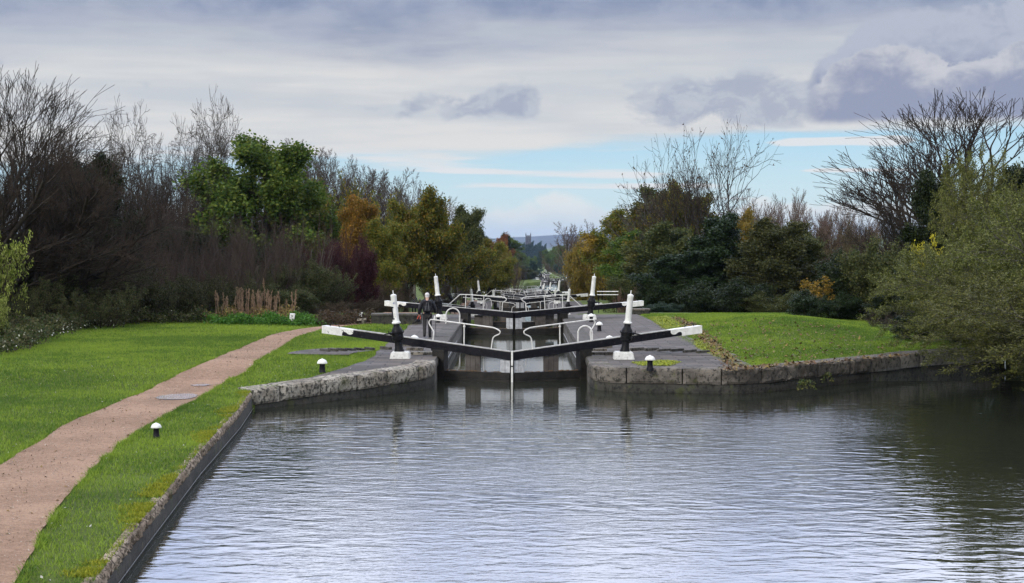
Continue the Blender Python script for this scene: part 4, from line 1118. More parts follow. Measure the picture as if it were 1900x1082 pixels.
def make_protos():
    # big spreading bare tree: many upswept limbs from a short trunk
    sk = fork(rg(6), 9, 1.75, .32, 17, .86, .07, .03, 2.36, seg=3, rmin=.009)
    proto('bare_spread', skel_mesh('trunk', sk, range(0, 6), FS), skel_mesh('twigs', sk, range(6, 10), FS), 'twigs')
    # crooked, contorted crown
    sk = fork(rg(15), 9, 2.3, .30, 27, .83, .20, .02, 2.36, seg=4, rmin=.013)
    proto('bare_crooked', skel_mesh('trunk', sk, range(0, 5), FS), skel_mesh('twigs', sk, range(5, 10), FS), 'twigs')
    # ordinary woodland bare tree, upright
    for q, sd in enumerate((12, 21)):
        sk = grow(rg(sd), [dict(len=.62, seg=7, wob=.06, up=.08, taper=.6), dict(n=16, st=.25, ang=44, len=.58, seg=6, wob=.12, up=.10, rr=.5, taper=.85, short=.35),
                          dict(n=8, st=.2, ang=36, len=.45, seg=4, wob=.14, up=.08, rr=.5), dict(n=7, st=.15, ang=36, len=.5, seg=4, wob=.14, up=.08, rr=.55), dict(n=6, st=.2, ang=34, len=.5, seg=3, wob=.14, up=.06, rr=.6, minr=.012)], 12, trunk_r=.22)
        proto('bare_wood' + 'ab'[q], skel_mesh('trunk', sk, (0, 1, 2), SID), skel_mesh('twigs', sk, (3, 4), SID), 'twigs')
    # leaning multi-stemmed bare tree fanning to one side
    sk = grow(rg(5), [dict(len=.75, seg=8, wob=.07, up=.03, taper=.7), dict(n=10, st=.15, ang=26, len=.6, seg=6, wob=.10, up=.05, rr=.55, taper=.85, short=.35),
                      dict(n=9, st=.15, ang=28, len=.5, seg=5, wob=.12, up=.05, rr=.5), dict(n=8, st=.15, ang=30, len=.5, seg=4, wob=.13, up=.05, rr=.55), dict(n=5, st=.2, ang=30, len=.5, seg=3, wob=.14, up=.05, rr=.6, minr=.006)], 9, stems=5, base_r=.5, lean=(.75, -.1), trunk_r=.17, fan=.5)
    proto('bare_lean', skel_mesh('trunk', sk, (0, 1, 2), SID), skel_mesh('twigs', sk, (3, 4), SID), 'twigs')
    # slender upright pale saplings
    sk = grow(rg(31), [dict(len=.85, seg=7, wob=.05, up=.05, taper=.8), dict(n=14, st=.25, ang=24, len=.36, seg=5, wob=.08, up=.12, rr=.45, short=.4), dict(n=8, st=.15, ang=26, len=.5, seg=4, wob=.1, up=.1, rr=.5), dict(n=7, st=.2, ang=28, len=.5, seg=3, wob=.1, up=.08, rr=.6, minr=.012)], 9, stems=4, base_r=.8, trunk_r=.10, fan=.14)
    proto('bare_slender', skel_mesh('trunk', sk, (0, 1), SID), skel_mesh('twigs', sk, (2, 3), SID), 'twigs')
    # ivy-clad multi-stemmed tree with a few leaves left
    sk = fork(rg(17), 7, 2.9, .15, 25, .80, .11, .03, 2.32, stems=[(.9 * math.cos(a), .9 * math.sin(a), 0, .30 * math.cos(a), .30 * math.sin(a), 1) for a in (0.2, 1.5, 2.6, 3.9, 5.2)], rmin=.011)
    V, Q = leaves(rg(2), sk[7], .5, .17, .6, .03, .5)
    iv = leaves(rg(4), sk[0] + sk[1][:6], 500, .15, .8, .17, 0.0); keep = iv[0].reshape(-1, 4, 3)[:, 0, 2] < 7.2; iv = (iv[0].reshape(-1, 4, 3)[keep].reshape(-1, 3), np.arange(keep.sum() * 4).reshape(-1, 4))
    proto('bare_ivy', skel_mesh('trunk', sk, range(0, 4), FS), skel_mesh('twigs', sk, range(4, 8), FS), 'twigs', extra=[('ivy', np_mesh('ivy', *iv), 'lf_dark'), ('last_leaves', np_mesh('last_leaves', V, Q), 'lf_brown')])
    # leafy trees
    def leafy(nm, sd, H, lv, per, size, spread, stems=1, base_r=0, fan=0, tr=.22, asp=.65, droop=.1):
        sk = grow(rg(sd), lv, H, stems=stems, base_r=base_r, fan=fan, trunk_r=tr)
        last = len(lv) - 1
        parts = [leaves(rg(sd + 1), sk[last], per, size, asp, spread, .1, droop), leaves(rg(sd + 2), sk[last - 1], per * .8, size, asp, spread * 1.2, .35, droop)]
        proto(nm, skel_mesh('trunk', sk, range(last + 1), SID), np_mesh('crown', *merge(parts)))
    leafy('leafy_round', 41, 9, [dict(len=.55, seg=6, wob=.06, up=.08, taper=.6), dict(n=14, st=.28, ang=62, len=.66, seg=6, wob=.14, up=.08, rr=.5, short=.45), dict(n=9, st=.2, ang=45, len=.42, seg=4, wob=.16, up=.04, rr=.5), dict(n=7, st=.15, ang=45, len=.45, seg=3, wob=.18, up=.02, rr=.55)], 46, .125, .15)
    leafy('leafy_tall', 43, 10, [dict(len=.7, seg=7, wob=.06, up=.08, taper=.65), dict(n=16, st=.2, ang=52, len=.45, seg=6, wob=.14, up=.10, rr=.5, short=.5), dict(n=9, st=.2, ang=45, len=.45, seg=4, wob=.16, up=.04, rr=.5), dict(n=6, st=.15, ang=45, len=.48, seg=3, wob=.18, up=.02, rr=.55)], 46, .125, .16)
    leafy('leafy_clumpy', 47, 10, [dict(len=.6, seg=6, wob=.07, up=.07, taper=.6), dict(n=17, st=.2, ang=58, len=.60, seg=6, wob=.16, up=.10, rr=.5, short=.45), dict(n=8, st=.25, ang=48, len=.42, seg=4, wob=.18, up=.05, rr=.5), dict(n=8, st=.1, ang=60, len=.38, seg=3, wob=.2, up=.05, rr=.55)], 44, .13, .15)
    leafy('evergreen', 51, 8, [dict(len=.72, seg=7, wob=.06, up=.06, taper=.7), dict(n=20, st=.08, ang=60, len=.42, seg=5, wob=.14, up=.12, rr=.4, short=.55), dict(n=9, st=.15, ang=48, len=.45, seg=4, wob=.18, up=.04, rr=.5), dict(n=6, st=.1, ang=50, len=.5, seg=3, wob=.2, up=.0, rr=.55)], 44, .105, .12)
    leafy('leafy_bush', 53, 4, [dict(len=.7, seg=5, wob=.12, up=.05, taper=.7), dict(n=9, st=.12, ang=48, len=.55, seg=4, wob=.18, up=.06, rr=.5, short=.4), dict(n=8, st=.1, ang=46, len=.5, seg=4, wob=.2, up=.02, rr=.5)], 62, .095, .12, stems=12, base_r=1.3, fan=.7, tr=.05)
    leafy('weeping', 57, 7, [dict(len=.5, seg=5, wob=.06, up=.06, taper=.5), dict(n=16, st=.3, ang=55, len=.62, seg=6, wob=.10, up=.02, rr=.5, short=.35), dict(n=9, st=.2, ang=45, len=.42, seg=5, wob=.10, up=-.16, rr=.5), dict(n=7, st=.15, ang=40, len=.6, seg=4, wob=.10, up=-.25, rr=.5)], 36, .12, .09, asp=.35, droop=.6)
    # thickets: bare shrubs
    def thicket(nm, sd, H, per_leaf, stems, fan, base_r, ang=26):
        sk = grow(rg(sd), [dict(len=.75, seg=5, wob=.09, up=.04, taper=.7), dict(n=8, st=.15, ang=ang, len=.55, seg=4, wob=.12, up=.06, rr=.55, short=.35), dict(n=7, st=.15, ang=ang, len=.5, seg=4, wob=.14, up=.06, rr=.55), dict(n=6, st=.15, ang=ang + 4, len=.5, seg=3, wob=.15, up=.05, rr=.6, minr=.006)], H, stems=stems, base_r=base_r, fan=fan, trunk_r=.045)
        ex = None
        if per_leaf:
            ex = [('leaves', np_mesh('leaves', *leaves(rg(sd + 1), sk[3], per_leaf, .09, .7, .05, .1)), 'lf_bramble')]
        proto(nm, skel_mesh('stems', sk, (0, 1), SID), skel_mesh('twigs', sk, (2, 3), {2: 3, 3: 3}), 'twigs', extra=ex)
    thicket('thicket', 61, 4.5, 0, 16, .75, 1.6)
    thicket('thicket_leafy', 63, 3.6, 2.6, 16, .85, 1.6, 32)
    leafy('sapling', 71, 4, [dict(len=.8, seg=6, wob=.08, up=.04, taper=.75), dict(n=9, st=.3, ang=48, len=.42, seg=4, wob=.15, up=.05, rr=.5, short=.4), dict(n=6, st=.2, ang=46, len=.5, seg=3, wob=.2, up=.02, rr=.5)], 16, .12, .07, stems=3, base_r=.5, fan=.3, tr=.04)
make_protos()
def ground_z(x, y): return gl(x, y) if x < axis(y) else gr(x, y)
def place_tree(pr, px, D, top, label, cat='tree', bark_='bark', leaf=None, wpx=None, rz=0.0, group=None, name=None, zb=None, extra_m=None, flip=False, depth=None):
    """px: middle of the crown in the photo, D: metres away, top: picture row of its highest twigs, wpx: crown width"""
    d = PROTO[pr]; x = X_at(px, D); z0 = ground_z(x, D) - .15 if zb is None else zb
    h = Z_at(top, D) - z0; sz = h / d['h']
    sx = sz if wpx is None else (wpx / F * D) / d['w']
    sx = min(max(sx, sz * .45), sz * 2.2)
    off = d['cx'] * sx if pr == 'bare_lean' else 0
    nm = name or {'thicket': 'bare_shrub', 'thicket_leafy': 'bramble_bush', 'leafy_bush': 'leafy_shrub', 'evergreen': 'evergreen_tree', 'weeping': 'weeping_tree'}.get(pr, 'bare_tree' if pr.startswith('bare') else 'leafy_tree')
    t = empty(nm, (x - (off if not flip else -off), D, z0), rz); tag(t, label, cat, group)
    sc = (sx * (-1 if flip else 1), sx if depth is None else depth * sx, sz)
    def child(n, me, mk):
        o = bpy.data.objects.new(n, me); COL.objects.link(o); o.parent = t; o.scale = sc
        if not me.materials: me.materials.append(None)
        o.material_slots[0].link = 'OBJECT'; o.material_slots[0].material = M[mk]
        return o
    tn = 'stems' if pr.startswith('thicket') or pr == 'leafy_bush' else 'trunk'
    child(tn, d['trunk'], bark_)
    lf = leaf or ('twig_brown' if d['cn'] == 'twigs' else 'lf_green')
    child(d['cn'], d['crown'], lf)
    for n, me, mk in (d['extra'] or []): child(n, me, (extra_m or {}).get(n, mk))
    return t
rt = random.Random(77)
def many(pr, specs, label, **k):
    for s in specs:
        px, D, top = s[:3]
        place_tree(pr, px, D, top, label, wpx=s[3] if len(s) > 3 else None, rz=rt.uniform(0, 6.28) if pr != 'bare_lean' else 0, **k)
def tr(pr, px, D, top, wpx, label, rz=None, **k):
    return place_tree(pr, px, D, top, label, wpx=wpx, rz=rt.uniform(0, 6.28) if rz is None else rz, **k)
# --- left bank, near to far
tr('bare_lean', 50, 64, 215, 330, 'bare dark tree with fanned branches rising from the left edge behind the lime-leaved shrub', bark_='bark', leaf='twig_dark', rz=.1)
tr('bare_lean', 175, 66, 262, 330, 'leaning multi-stemmed bare tree with long upswept branches over dark brambles', bark_='bark', leaf='twig_brown', rz=-.15)
tr('bare_spread', -25, 74, 142, 300, 'tall bare tree with wide rounded fine-twigged crown cut by the left edge', bark_='bark', leaf='twig_dark')
tr('bare_wooda', 110, 92, 225, 150, 'bare grey tree showing over dark ivy behind the leaning tree', leaf='twig_grey')
tr('evergreen', 105, 76, 300, 120, 'dark ivy-covered evergreen behind the leaning bare branches, nearest the edge', leaf='lf_dark')
tr('evergreen', 200, 88, 292, 120, 'dark ivy-covered evergreen between the leaning tree and the crooked bare trees', leaf='lf_dark')
tr('bare_crooked', 278, 118, 204, 150, 'tall crooked bare tree, the one with the lower crown beside the ivy', bark_='bark_grey', leaf='twig_grey', rz=.5)
tr('bare_crooked', 330, 132, 222, 130, 'crooked bare tree standing between and behind the two taller crooked ones', bark_='bark_grey', leaf='twig_grey', rz=4.1)
tr('bare_crooked', 378, 124, 190, 165, 'tall crooked bare tree with contorted limbs just behind the big green tree', bark_='bark_grey', leaf='twig_grey', rz=2.4)
tr('leafy_clumpy', 462, 100, 252, 215, 'large bright green leafy tree standing above the purple-brown hedge', leaf='lf_green', rz=2.9)
for i, (px, D, top, w) in enumerate(((520, 132, 262, 120), (585, 138, 272, 120), (640, 140, 284, 110), (700, 150, 306, 110), (745, 158, 322, 90), (555, 122, 290, 110), (620, 126, 312, 110), (680, 130, 335, 110), (730, 140, 350, 90), (790, 175, 352, 80))):
    tr('bare_woodb' if i % 2 else 'bare_wooda', px, D, top, w, 'bare grey-brown woodland tree in the sloping treetop line right of the big green tree', bark_='bark_grey', leaf='twig_grey' if i % 3 else 'twig_brown', group='bare woodland behind the autumn trees')
for i, (px, D, top, w) in enumerate(((500, 128, 262, 110), (550, 142, 262, 110), (610, 148, 276, 110), (665, 152, 292, 110), (720, 160, 314, 100), (770, 170, 336, 90), (820, 185, 366, 80), (850, 195, 386, 70), (480, 118, 300, 120), (590, 120, 300, 120), (650, 126, 318, 120), (710, 134, 340, 110), (760, 146, 352, 100))):
    tr('bare_wooda' if i % 2 else 'bare_woodb', px, D, top, w, 'bare grey-brown woodland tree in the sloping treetop line right of the big green tree', bark_='bark_grey', leaf='twig_brown' if i % 3 else 'twig_grey', group='bare woodland behind the autumn trees')
for (px, D, top, w) in ((230, 100, 285, 140), (285, 104, 300, 140), (335, 100, 292, 130), (255, 96, 325, 150), (160, 98, 268, 150), (110, 92, 270, 150), (200, 104, 280, 140), (350, 110, 300, 120), (310, 98, 330, 140)):
    tr('thicket', px, D, top, w, 'tall dark twiggy bush filling the wood below the crooked bare trees', cat='bush', leaf='twig_dark', bark_='twig_dark', group='twiggy fill below the crooked trees')
for (px, D, top, w) in ((600, 118, 330, 100), (655, 122, 345, 100), (540, 116, 345, 100), (705, 132, 365, 90)):
    tr('thicket_leafy', px, D, top, w, 'brown half-bare understorey tree filling the wood behind the autumn trees', cat='tree', bark_='twig_grey', leaf='twig_grey', group='understorey of the left wood', extra_m={'leaves': 'lf_autumn'})
tr('leafy_tall', 662, 98, 366, 95, 'orange and yellow autumn tree left of the big green-gold tree', leaf='lf_orange', rz=2)
tr('leafy_tall', 702, 96, 410, 90, 'smaller yellow-green tree tucked before the orange autumn tree', leaf='lf_autumn')
tr('leafy_round', 805, 112, 356, 165, 'big green-gold autumn tree with dark trunk above the towpath walkers', leaf='lf_autumn', rz=.8)
tr('leafy_clumpy', 752, 118, 395, 80, 'dark green tree half hidden behind the big green-gold tree', leaf='lf_olive')
tr('leafy_tall', 862, 138, 384, 75, 'slim pointed green tree right behind the big green-gold tree', leaf='lf_olive')
tr('weeping', 905, 172, 452, 90, 'drooping yellow-green tree over the far towpath', leaf='lf_autumn')
tr('leafy_tall', 878, 160, 440, 70, 'yellow-green tree between the slim green tree and the drooping one', leaf='lf_autumn')
tr('thicket', 845, 118, 500, 60, 'dark brown bare bush at the foot of the green-gold tree', cat='bush', leaf='twig_purple', bark_='twig_brown')
tr('thicket', 940, 235, 474, 55, 'brown bare bush beside the far left bank above the white posts', cat='bush', leaf='twig_brown', bark_='twig_brown')
tr('thicket', 950, 290, 470, 45, 'farther brown bush on the left bank near the far pound', cat='bush', leaf='twig_brown', bark_='twig_brown')
# hedge along the back of the left lawn
for (px, D, top, w) in ((265, 78, 400, 170), (330, 80, 385, 180), (400, 82, 392, 170), (455, 80, 398, 160), (500, 78, 402, 150), (360, 74, 455, 150), (430, 75, 460, 150), (300, 72, 470, 150)):
    tr('thicket', px, D, top, w, 'dense purple-brown leafless shrub in the thick hedge below the big green tree', cat='bush', leaf='twig_purple', bark_='twig_brown', group='purple-brown hedge shrubs')
tr('thicket', 560, 84, 396, 150, 'reddish-purple bare shrub with pale stems right of the purple-brown hedge', cat='bush', leaf='twig_maroon', bark_='bark_grey')
tr('thicket', 625, 86, 420, 130, 'deep maroon shrub left of the orange autumn tree', cat='bush', leaf='twig_maroon', bark_='twig_maroon', )
tr('leafy_bush', 648, 87, 446, 95, 'dark red-leaved bush below the orange autumn tree', cat='bush', leaf='lf_maroon')
for i, (px, D, top, w) in enumerate(((60, 66, 470, 190), (140, 67, 480, 170), (215, 68, 490, 160), (290, 69, 505, 150), (20, 63, 520, 150), (360, 71, 510, 140), (180, 64, 530, 150), (420, 73, 520, 130))):
    tr('thicket_leafy', px, D, top, w, 'dark tangled bramble bush under the bare trees at the back of the lawn', cat='bush', leaf='twig_dark', bark_='twig_dark', group='dark brambles behind the lawn')
for i, (px, D, top, w) in enumerate(((480, 78, 500, 120), (545, 80, 488, 120), (600, 82, 490, 110), (520, 76, 530, 110))):
    tr('leafy_bush' if i % 2 else 'thicket_leafy', px, D, top, w, 'dull green bush at the foot of the maroon shrubs', cat='bush', leaf='lf_bramble' if i % 2 else 'twig_brown', bark_='twig_brown', group='dull green bushes behind the reeds')
for i, (px, D, top, w) in enumerate(((640, 88, 520, 90), (690, 92, 515, 90), (725, 100, 505, 70), (660, 84, 555, 90), (605, 78, 560, 80), (705, 88, 548, 80))):
    tr('thicket_leafy', px, D, top, w, 'brown withered bush beside the path past the small tilted sign', cat='bush', leaf='twig_brown', bark_='twig_brown', group='withered bushes by the path', extra_m={'leaves': 'lf_brown'})
tr('thicket_leafy', -30, 51, 540, 90, 'lime-leaved shrub at the edge of the lawn, lit against dark brambles', cat='shrub', leaf='twig_dark', bark_='twig_brown', name='leafy_shrub', extra_m={'leaves': 'lf_lime'})
tr('thicket_leafy', -52, 57, 384, 80, 'tall lime-leaved shrub touching the left edge among bare branches', cat='shrub', leaf='twig_dark', bark_='twig_brown', name='leafy_shrub', extra_m={'leaves': 'lf_lime'})
# filler wood behind the hedge on the left
for k in range(16):
    px = -60 + k * 44; D = rt.uniform(96, 120); top = rt.uniform(350, 385) if px < 420 else rt.uniform(370, 400)
    tr(rt.choice(('bare_wooda', 'bare_woodb', 'thicket')), px, D, top, 130, 'bare brown tree in the dense wood directly behind the left hedge', leaf=rt.choice(('twig_brown', 'twig_dark', 'twig_purple')), group='wood behind the left hedge', name='bare_tree', cat='tree')
for k in range(10):
    px = -40 + k * 62; D = rt.uniform(88, 100)
    tr('evergreen', px, D, rt.uniform(420, 455), 130, 'dark ivy-grown tree deep inside the left wood', leaf='lf_dark', group='dark ivy trees inside the left wood')
# --- right bank
tr('leafy_bush', 1112, 172, 439, 108, 'round golden-brown tree standing alone right of the far locks', leaf='lf_gold', rz=.3, name='leafy_tree')
for i, (px, D, top, w) in enumerate(((1060, 235, 412, 70), (1105, 230, 408, 80), (1145, 215, 402, 70), (1070, 270, 425, 60))):
    tr('bare_wooda' if i % 2 else 'bare_woodb', px, D, top, w, 'far reddish-brown bare tree behind the round golden tree', leaf='twig_red', bark_='bark_grey', group='bare trees behind the golden tree')
tr('leafy_clumpy', 1200, 132, 368, 130, 'big orange-green autumn tree right of the round golden tree', leaf='lf_autumn', rz=2.2)
tr('leafy_round', 1255, 126, 340, 150, 'tall mixed green and orange tree below the ivy-clad bare tree', leaf='lf_autumn', rz=4)
tr('bare_woodb', 1215, 128, 350, 120, 'half-bare grey tree among orange-green crowns beside the ivy-clad tree', leaf='twig_grey', bark_='bark_grey')
tr('leafy_clumpy', 1178, 142, 392, 110, 'olive-gold tree filling the slope just right of the round golden tree', leaf='lf_autumn', rz=5.2)
tr('leafy_clumpy', 1232, 134, 348, 120, 'green-gold tree left of the ivy-clad stems, behind the mixed one', leaf='lf_olive', rz=3.3)
tr('leafy_tall', 1165, 150, 410, 80, 'olive-brown tree between the golden tree and the big orange-green one', leaf='lf_autumn')
tr('bare_ivy', 1318, 122, 232, 205, 'tallest bare tree with ivy-clad stems and a few hanging leaves', leaf='twig_dark', bark_='bark')
tr('leafy_round', 1370, 112, 392, 110, 'orange-topped tree just right of the ivy-clad stems', leaf='lf_gold')
tr('evergreen', 1318, 100, 398, 130, 'dense dark green tree behind the right lawn, darkest of its row', leaf='lf_dark', rz=1)
tr('leafy_clumpy', 1265, 104, 415, 120, 'deep green tree with yellowing boughs left of the darkest tree', leaf='lf_olive')
tr('leafy_tall', 1430, 96, 408, 135, 'olive-green tree behind the lawn with pale slender trunk', leaf='lf_olive', bark_='bark_grey')
tr('leafy_tall', 1488, 100, 428, 110, 'dull green tree fading to brown left of the dark rhododendron', leaf='lf_olive', bark_='bark_grey')
tr('leafy_bush', 1245, 98, 510, 120, 'low dark green shrub where the right lawn meets the lockside trees', cat='bush', leaf='lf_dark')
tr('leafy_bush', 1345, 92, 520, 150, 'dark shadowy shrub beneath the dense dark green tree', cat='bush', leaf='lf_dark')
tr('leafy_bush', 1440, 90, 540, 110, 'small olive shrub at the edge of the right lawn', cat='bush', leaf='lf_olive')
tr('leafy_bush', 1180, 112, 505, 90, 'olive shrub behind the pinkish dry weeds', cat='bush', leaf='lf_olive')
tr('leafy_bush', 1230, 84, 562, 90, 'low blue-green shrub right beside the moss and low dark wall', cat='bush', leaf='lf_bluegreen')
for i, (px, D, top, w) in enumerate(((1405, 150, 352, 60), (1450, 155, 350, 60), (1495, 150, 372, 60), (1540, 145, 368, 70), (1585, 140, 380, 70), (1520, 120, 392, 70), (1425, 146, 362, 60), (1470, 142, 366, 60), (1515, 152, 376, 60), (1560, 138, 384, 60), (1605, 132, 386, 60), (1390, 158, 372, 60), (1625, 126, 398, 60))):
    tr('bare_slender', px, D, top, w, 'slender reddish bare trees between the ivy-clad tree and the broad bare crown', leaf='twig_red', bark_='bark_grey', group='slender reddish bare trees')
for i, (px, D, top, w) in enumerate(((1560, 105, 420, 120), (1500, 108, 430, 110), (1620, 100, 415, 110), (1590, 92, 450, 110))):
    tr('thicket_leafy', px, D, top, w, 'brown leafless thicket below the slender reddish trees', cat='bush', leaf='twig_red', bark_='twig_brown', group='thicket below the reddish trees', extra_m={'leaves': 'lf_brown'})
tr('bare_spread', 1790, 86, 168, 380, 'broad bare tree with a huge fan-shaped crown on the wooded side', leaf='twig_dark', bark_='bark', rz=.9)
tr('bare_lean', 1650, 84, 330, 170, 'lower bare limb spray reaching out left of the broad fan-shaped crown', leaf='twig_dark', bark_='bark', flip=True, rz=.15)
tr('evergreen', 1728, 66, 318, 110, 'dark evergreen tree in front of the broad bare crown', leaf='lf_dark', rz=2)
tr('evergreen', 1865, 70, 300, 130, 'dark evergreen near the right edge under the broad bare crown', leaf='lf_dark', rz=.4)
tr('leafy_bush', 1600, 72, 470, 150, 'large dark rhododendron bush behind the right lawn', cat='bush', leaf='lf_dark')
tr('leafy_bush', 1530, 70, 540, 120, 'lower dark rhododendron reaching down to the lawn', cat='bush', leaf='lf_dark')
tr('leafy_bush', 1660, 70, 450, 160, 'grey-green bush above the dark rhododendron', cat='bush', leaf='lf_olive')
tr('thicket', 1640, 62, 575, 90, 'grey-brown twiggy bush at the end of the right lawn', cat='bush', leaf='twig_purple', bark_='twig_grey')
tr('sapling', 1712, 61, 436, 58, 'small tree with bright yellow leaves among dark evergreens', cat='shrub', leaf='lf_yellow', name='leafy_sapling')
tr('sapling', 1520, 71.5, 512, 75, 'orange-leaved sapling leaning out of the rhododendron', cat='shrub', leaf='lf_orange', name='leafy_sapling')
tr('thicket', 1175, 103, 528, 70, 'pinkish dry weed clump beyond the wooded-side lower beam end', cat='plant', leaf='lf_pink', bark_='twig_red', name='dry_weeds')
for k in range(12):
    px = 1180 + k * 70; D = rt.uniform(125, 150)
    tr(rt.choice(('bare_wooda', 'bare_woodb', 'leafy_tall')), px, D, rt.uniform(410, 440), 130, 'tree deep in the wood behind the right bank', leaf=None, group='wood behind the right bank', name='woodland_tree', cat='tree', bark_='bark_grey')
for k in range(10):
    px = 1250 + k * 75; D = rt.uniform(98, 115)
    tr('evergreen', px, D, rt.uniform(450, 480), 130, 'dark ivy-grown tree deep inside the right wood', leaf='lf_dark', group='dark ivy trees inside the right wood')
# --- the far valley
far_l = ['lf_rust', 'lf_olive', 'twig_brown', 'lf_bluegreen', 'twig_grey', 'lf_autumn']
tr('leafy_round', 918, 330, 437, 60, 'rust-brown tree on the far left above the drooping tree', leaf='lf_rust')
tr('leafy_tall', 895, 380, 432, 40, 'dark far tree with ragged top left of the rust-brown tree', leaf='lf_dark')
tr('leafy_tall', 935, 380, 434, 30, 'dark far tree with ragged top right behind the rust-brown tree', leaf='lf_dark')
tr('leafy_round', 940, 300, 452, 40, 'small yellow-orange tree beside the rust-brown tree', leaf='lf_gold')
for k in range(30):
    D = 260 + k * 14 + rt.uniform(-5, 5); side = -1 if k % 2 == 0 else 1
    off = rt.uniform(10, 22) if side < 0 else rt.uniform(11, 22)
    if D > 430 and side < 0: off += 3
    x = axis(D) + side * (off + (4 if 340 < D < 500 else 0)); px = CX + x / D * F
    top = HOR + rt.uniform(-4, 22) + (8 if 955 < px < 1030 else 0)
    tr(rt.choice(('bare_wooda', 'bare_woodb', 'leafy_round', 'leafy_tall')), px, D, top, rt.uniform(35, 60), 'tree lining the far flight between the golden tree and the drooping tree', leaf=None, group='trees lining the far flight', name='valley_tree', bark_='bark_grey')
for k in range(26):
    D = 150 + k * 13; x = axis(D) - (rt.uniform(7.5, 10) + (3.5 if 345 < D < 495 else 0)); px = CX + x / D * F
    tr('thicket', px, D, Z_at(0, D) * 0 + HOR + (CAMZ - ground_z(x, D) - rt.uniform(2.6, 4.2)) / D * F, rt.uniform(3.5, 5) / D * F, 'brown bare bush on the far towpath bank below the trees', cat='bush', leaf=rt.choice(('twig_brown', 'twig_purple', 'twig_grey')), bark_='twig_brown', group='brown bushes along the far towpath')
for k in range(22):
    D = 190 + k * 15; x = axis(D) + (rt.uniform(9.5, 13) + (3.5 if 345 < D < 495 else 0)); px = CX + x / D * F
    tr('leafy_bush', px, D, HOR + (CAMZ - ground_z(x, D) - rt.uniform(2.2, 4)) / D * F, rt.uniform(4, 6) / D * F, 'dull green bush on the far wooded bank', cat='bush', leaf=rt.choice(('lf_olive', 'lf_brown', 'lf_bramble')), group='dull bushes along the far wooded bank')
for k in range(34):
    D = rt.uniform(505, 780); side = rt.choice((-1, 1)); x = axis(D) + side * rt.uniform(6.5 if D > 705 else 9.5, 20); px = CX + x / D * F
    tr('leafy_bush' if k % 3 else 'thicket', px, D, HOR + (CAMZ - ground_z(x, D) - rt.uniform(3, 6)) / D * F, rt.uniform(5, 9) / D * F, 'bush crowding the banks beside the two farthest locks', cat='bush', leaf=('lf_olive', 'lf_bluegreen')[k % 2] if k % 3 else 'twig_brown', group='bushes by the farthest locks', bark_='twig_brown', name='valley_bush')
for k in range(26):
    D = rt.uniform(720, 1500); px = rt.uniform(925, 1085); base = 490
    tr(rt.choice(('leafy_round', 'leafy_tall', 'bare_wooda')), px, D, rt.uniform(455, 476) if not 960 < px < 1010 else rt.uniform(462, 478), rt.uniform(16, 30), 'distant tree in the valley below the church tower', leaf=None, group='distant valley trees', name='valley_tree', bark_='bark_grey')
for (px, top, w) in ((968, 451, 18), (982, 448.5, 24), (996, 449, 22), (1008, 453, 18), (975, 456, 20), (990, 457, 22)):
    tr('leafy_round', px, 1800, top, w, 'blue-green wooded knoll tree right in front of the church tower', leaf='lf_bluegreen', group='trees before the church tower', name='knoll_tree')
tr('evergreen', 992, 640, 484, 22, 'dark green round tree above the farthest lock', leaf='lf_bluegreen')
tr('evergreen', 1002, 820, 466, 9, 'dark slim conifer below the church tower', leaf='lf_bluegreen')

# --- overhanging willow-leaved bushes at the right edge of the pool
def make_willow():
    sk = grow(rg(81), [dict(len=.85, seg=9, wob=.06, up=-.035, taper=.75), dict(n=13, st=.18, ang=34, len=.42, seg=6, wob=.12, up=-.01, rr=.5, short=.35), dict(n=9, st=.12, ang=36, len=.48, seg=5, wob=.13, up=.0, rr=.5), dict(n=7, st=.1, ang=36, len=.5, seg=4, wob=.14, up=.02, rr=.5, minr=.004)], 7.5, stems=13, base_r=1.0, lean=(-.62, -.12), trunk_r=.075, fan=.85)
    V, Q = merge([leaves(rg(82), sk[3], 13, .085, .36, .045, .1, .1, .35, .8), leaves(rg(83), sk[2], 10, .085, .36, .05, .3, .1, .3, .8)])
    proto('willow', skel_mesh('limbs', sk, (0, 1, 2), SID), np_mesh('crown', V, Q))
    PROTO['willow']['twg'] = skel_mesh('twigs', sk, (3,), SID)
make_willow()
def willow(px_left, D, x, top, rz, label, depth=1.0):
    z = gr(x, min(D, 60)) - .3; d = PROTO['willow']; sz = (Z_at(top, D) - z) / d['h']; sx = (x - X_at(px_left, D)) / d['left']
    t = empty('overhanging_bush', (x, D, z), rz); tag(t, label, 'bush')
    for n, me, mk in (('limbs', d['trunk'], 'bark_grey'), ('crown', d['crown'], 'lf_willow'), ('twigs', d['twg'], 'bark_grey')):
        o = bpy.data.objects.new(n, me); COL.objects.link(o); o.parent = t; o.scale = (sx, sx * depth, sz)
        if not me.materials: me.materials.append(M[mk])
_v = np.empty(len(PROTO['willow']['crown'].vertices) * 3, np.float32); PROTO['willow']['crown'].vertices.foreach_get('co', _v); PROTO['willow']['left'] = -float(np.percentile(_v[0::3], 1.0)); print('willow left', PROTO['willow']['left'], PROTO['willow']['h'])
willow(1722, 41.0, 17.6, 470, R(2), 'willow-leaved bush overhanging the water at the right edge, nearest of the leafy mass')
willow(1640, 49.0, 18.0, 420, R(-4), 'willow-leaved bush arching over the end of the dark quay wall')
willow(1735, 54.5, 20.0, 222, R(6), 'tall olive-leaved bush rising above the overhanging bushes near the right edge')
willow(1790, 45.5, 20.5, 300, R(-12), 'willow-leaved bush behind the nearest overhanging one, cut by the right edge')
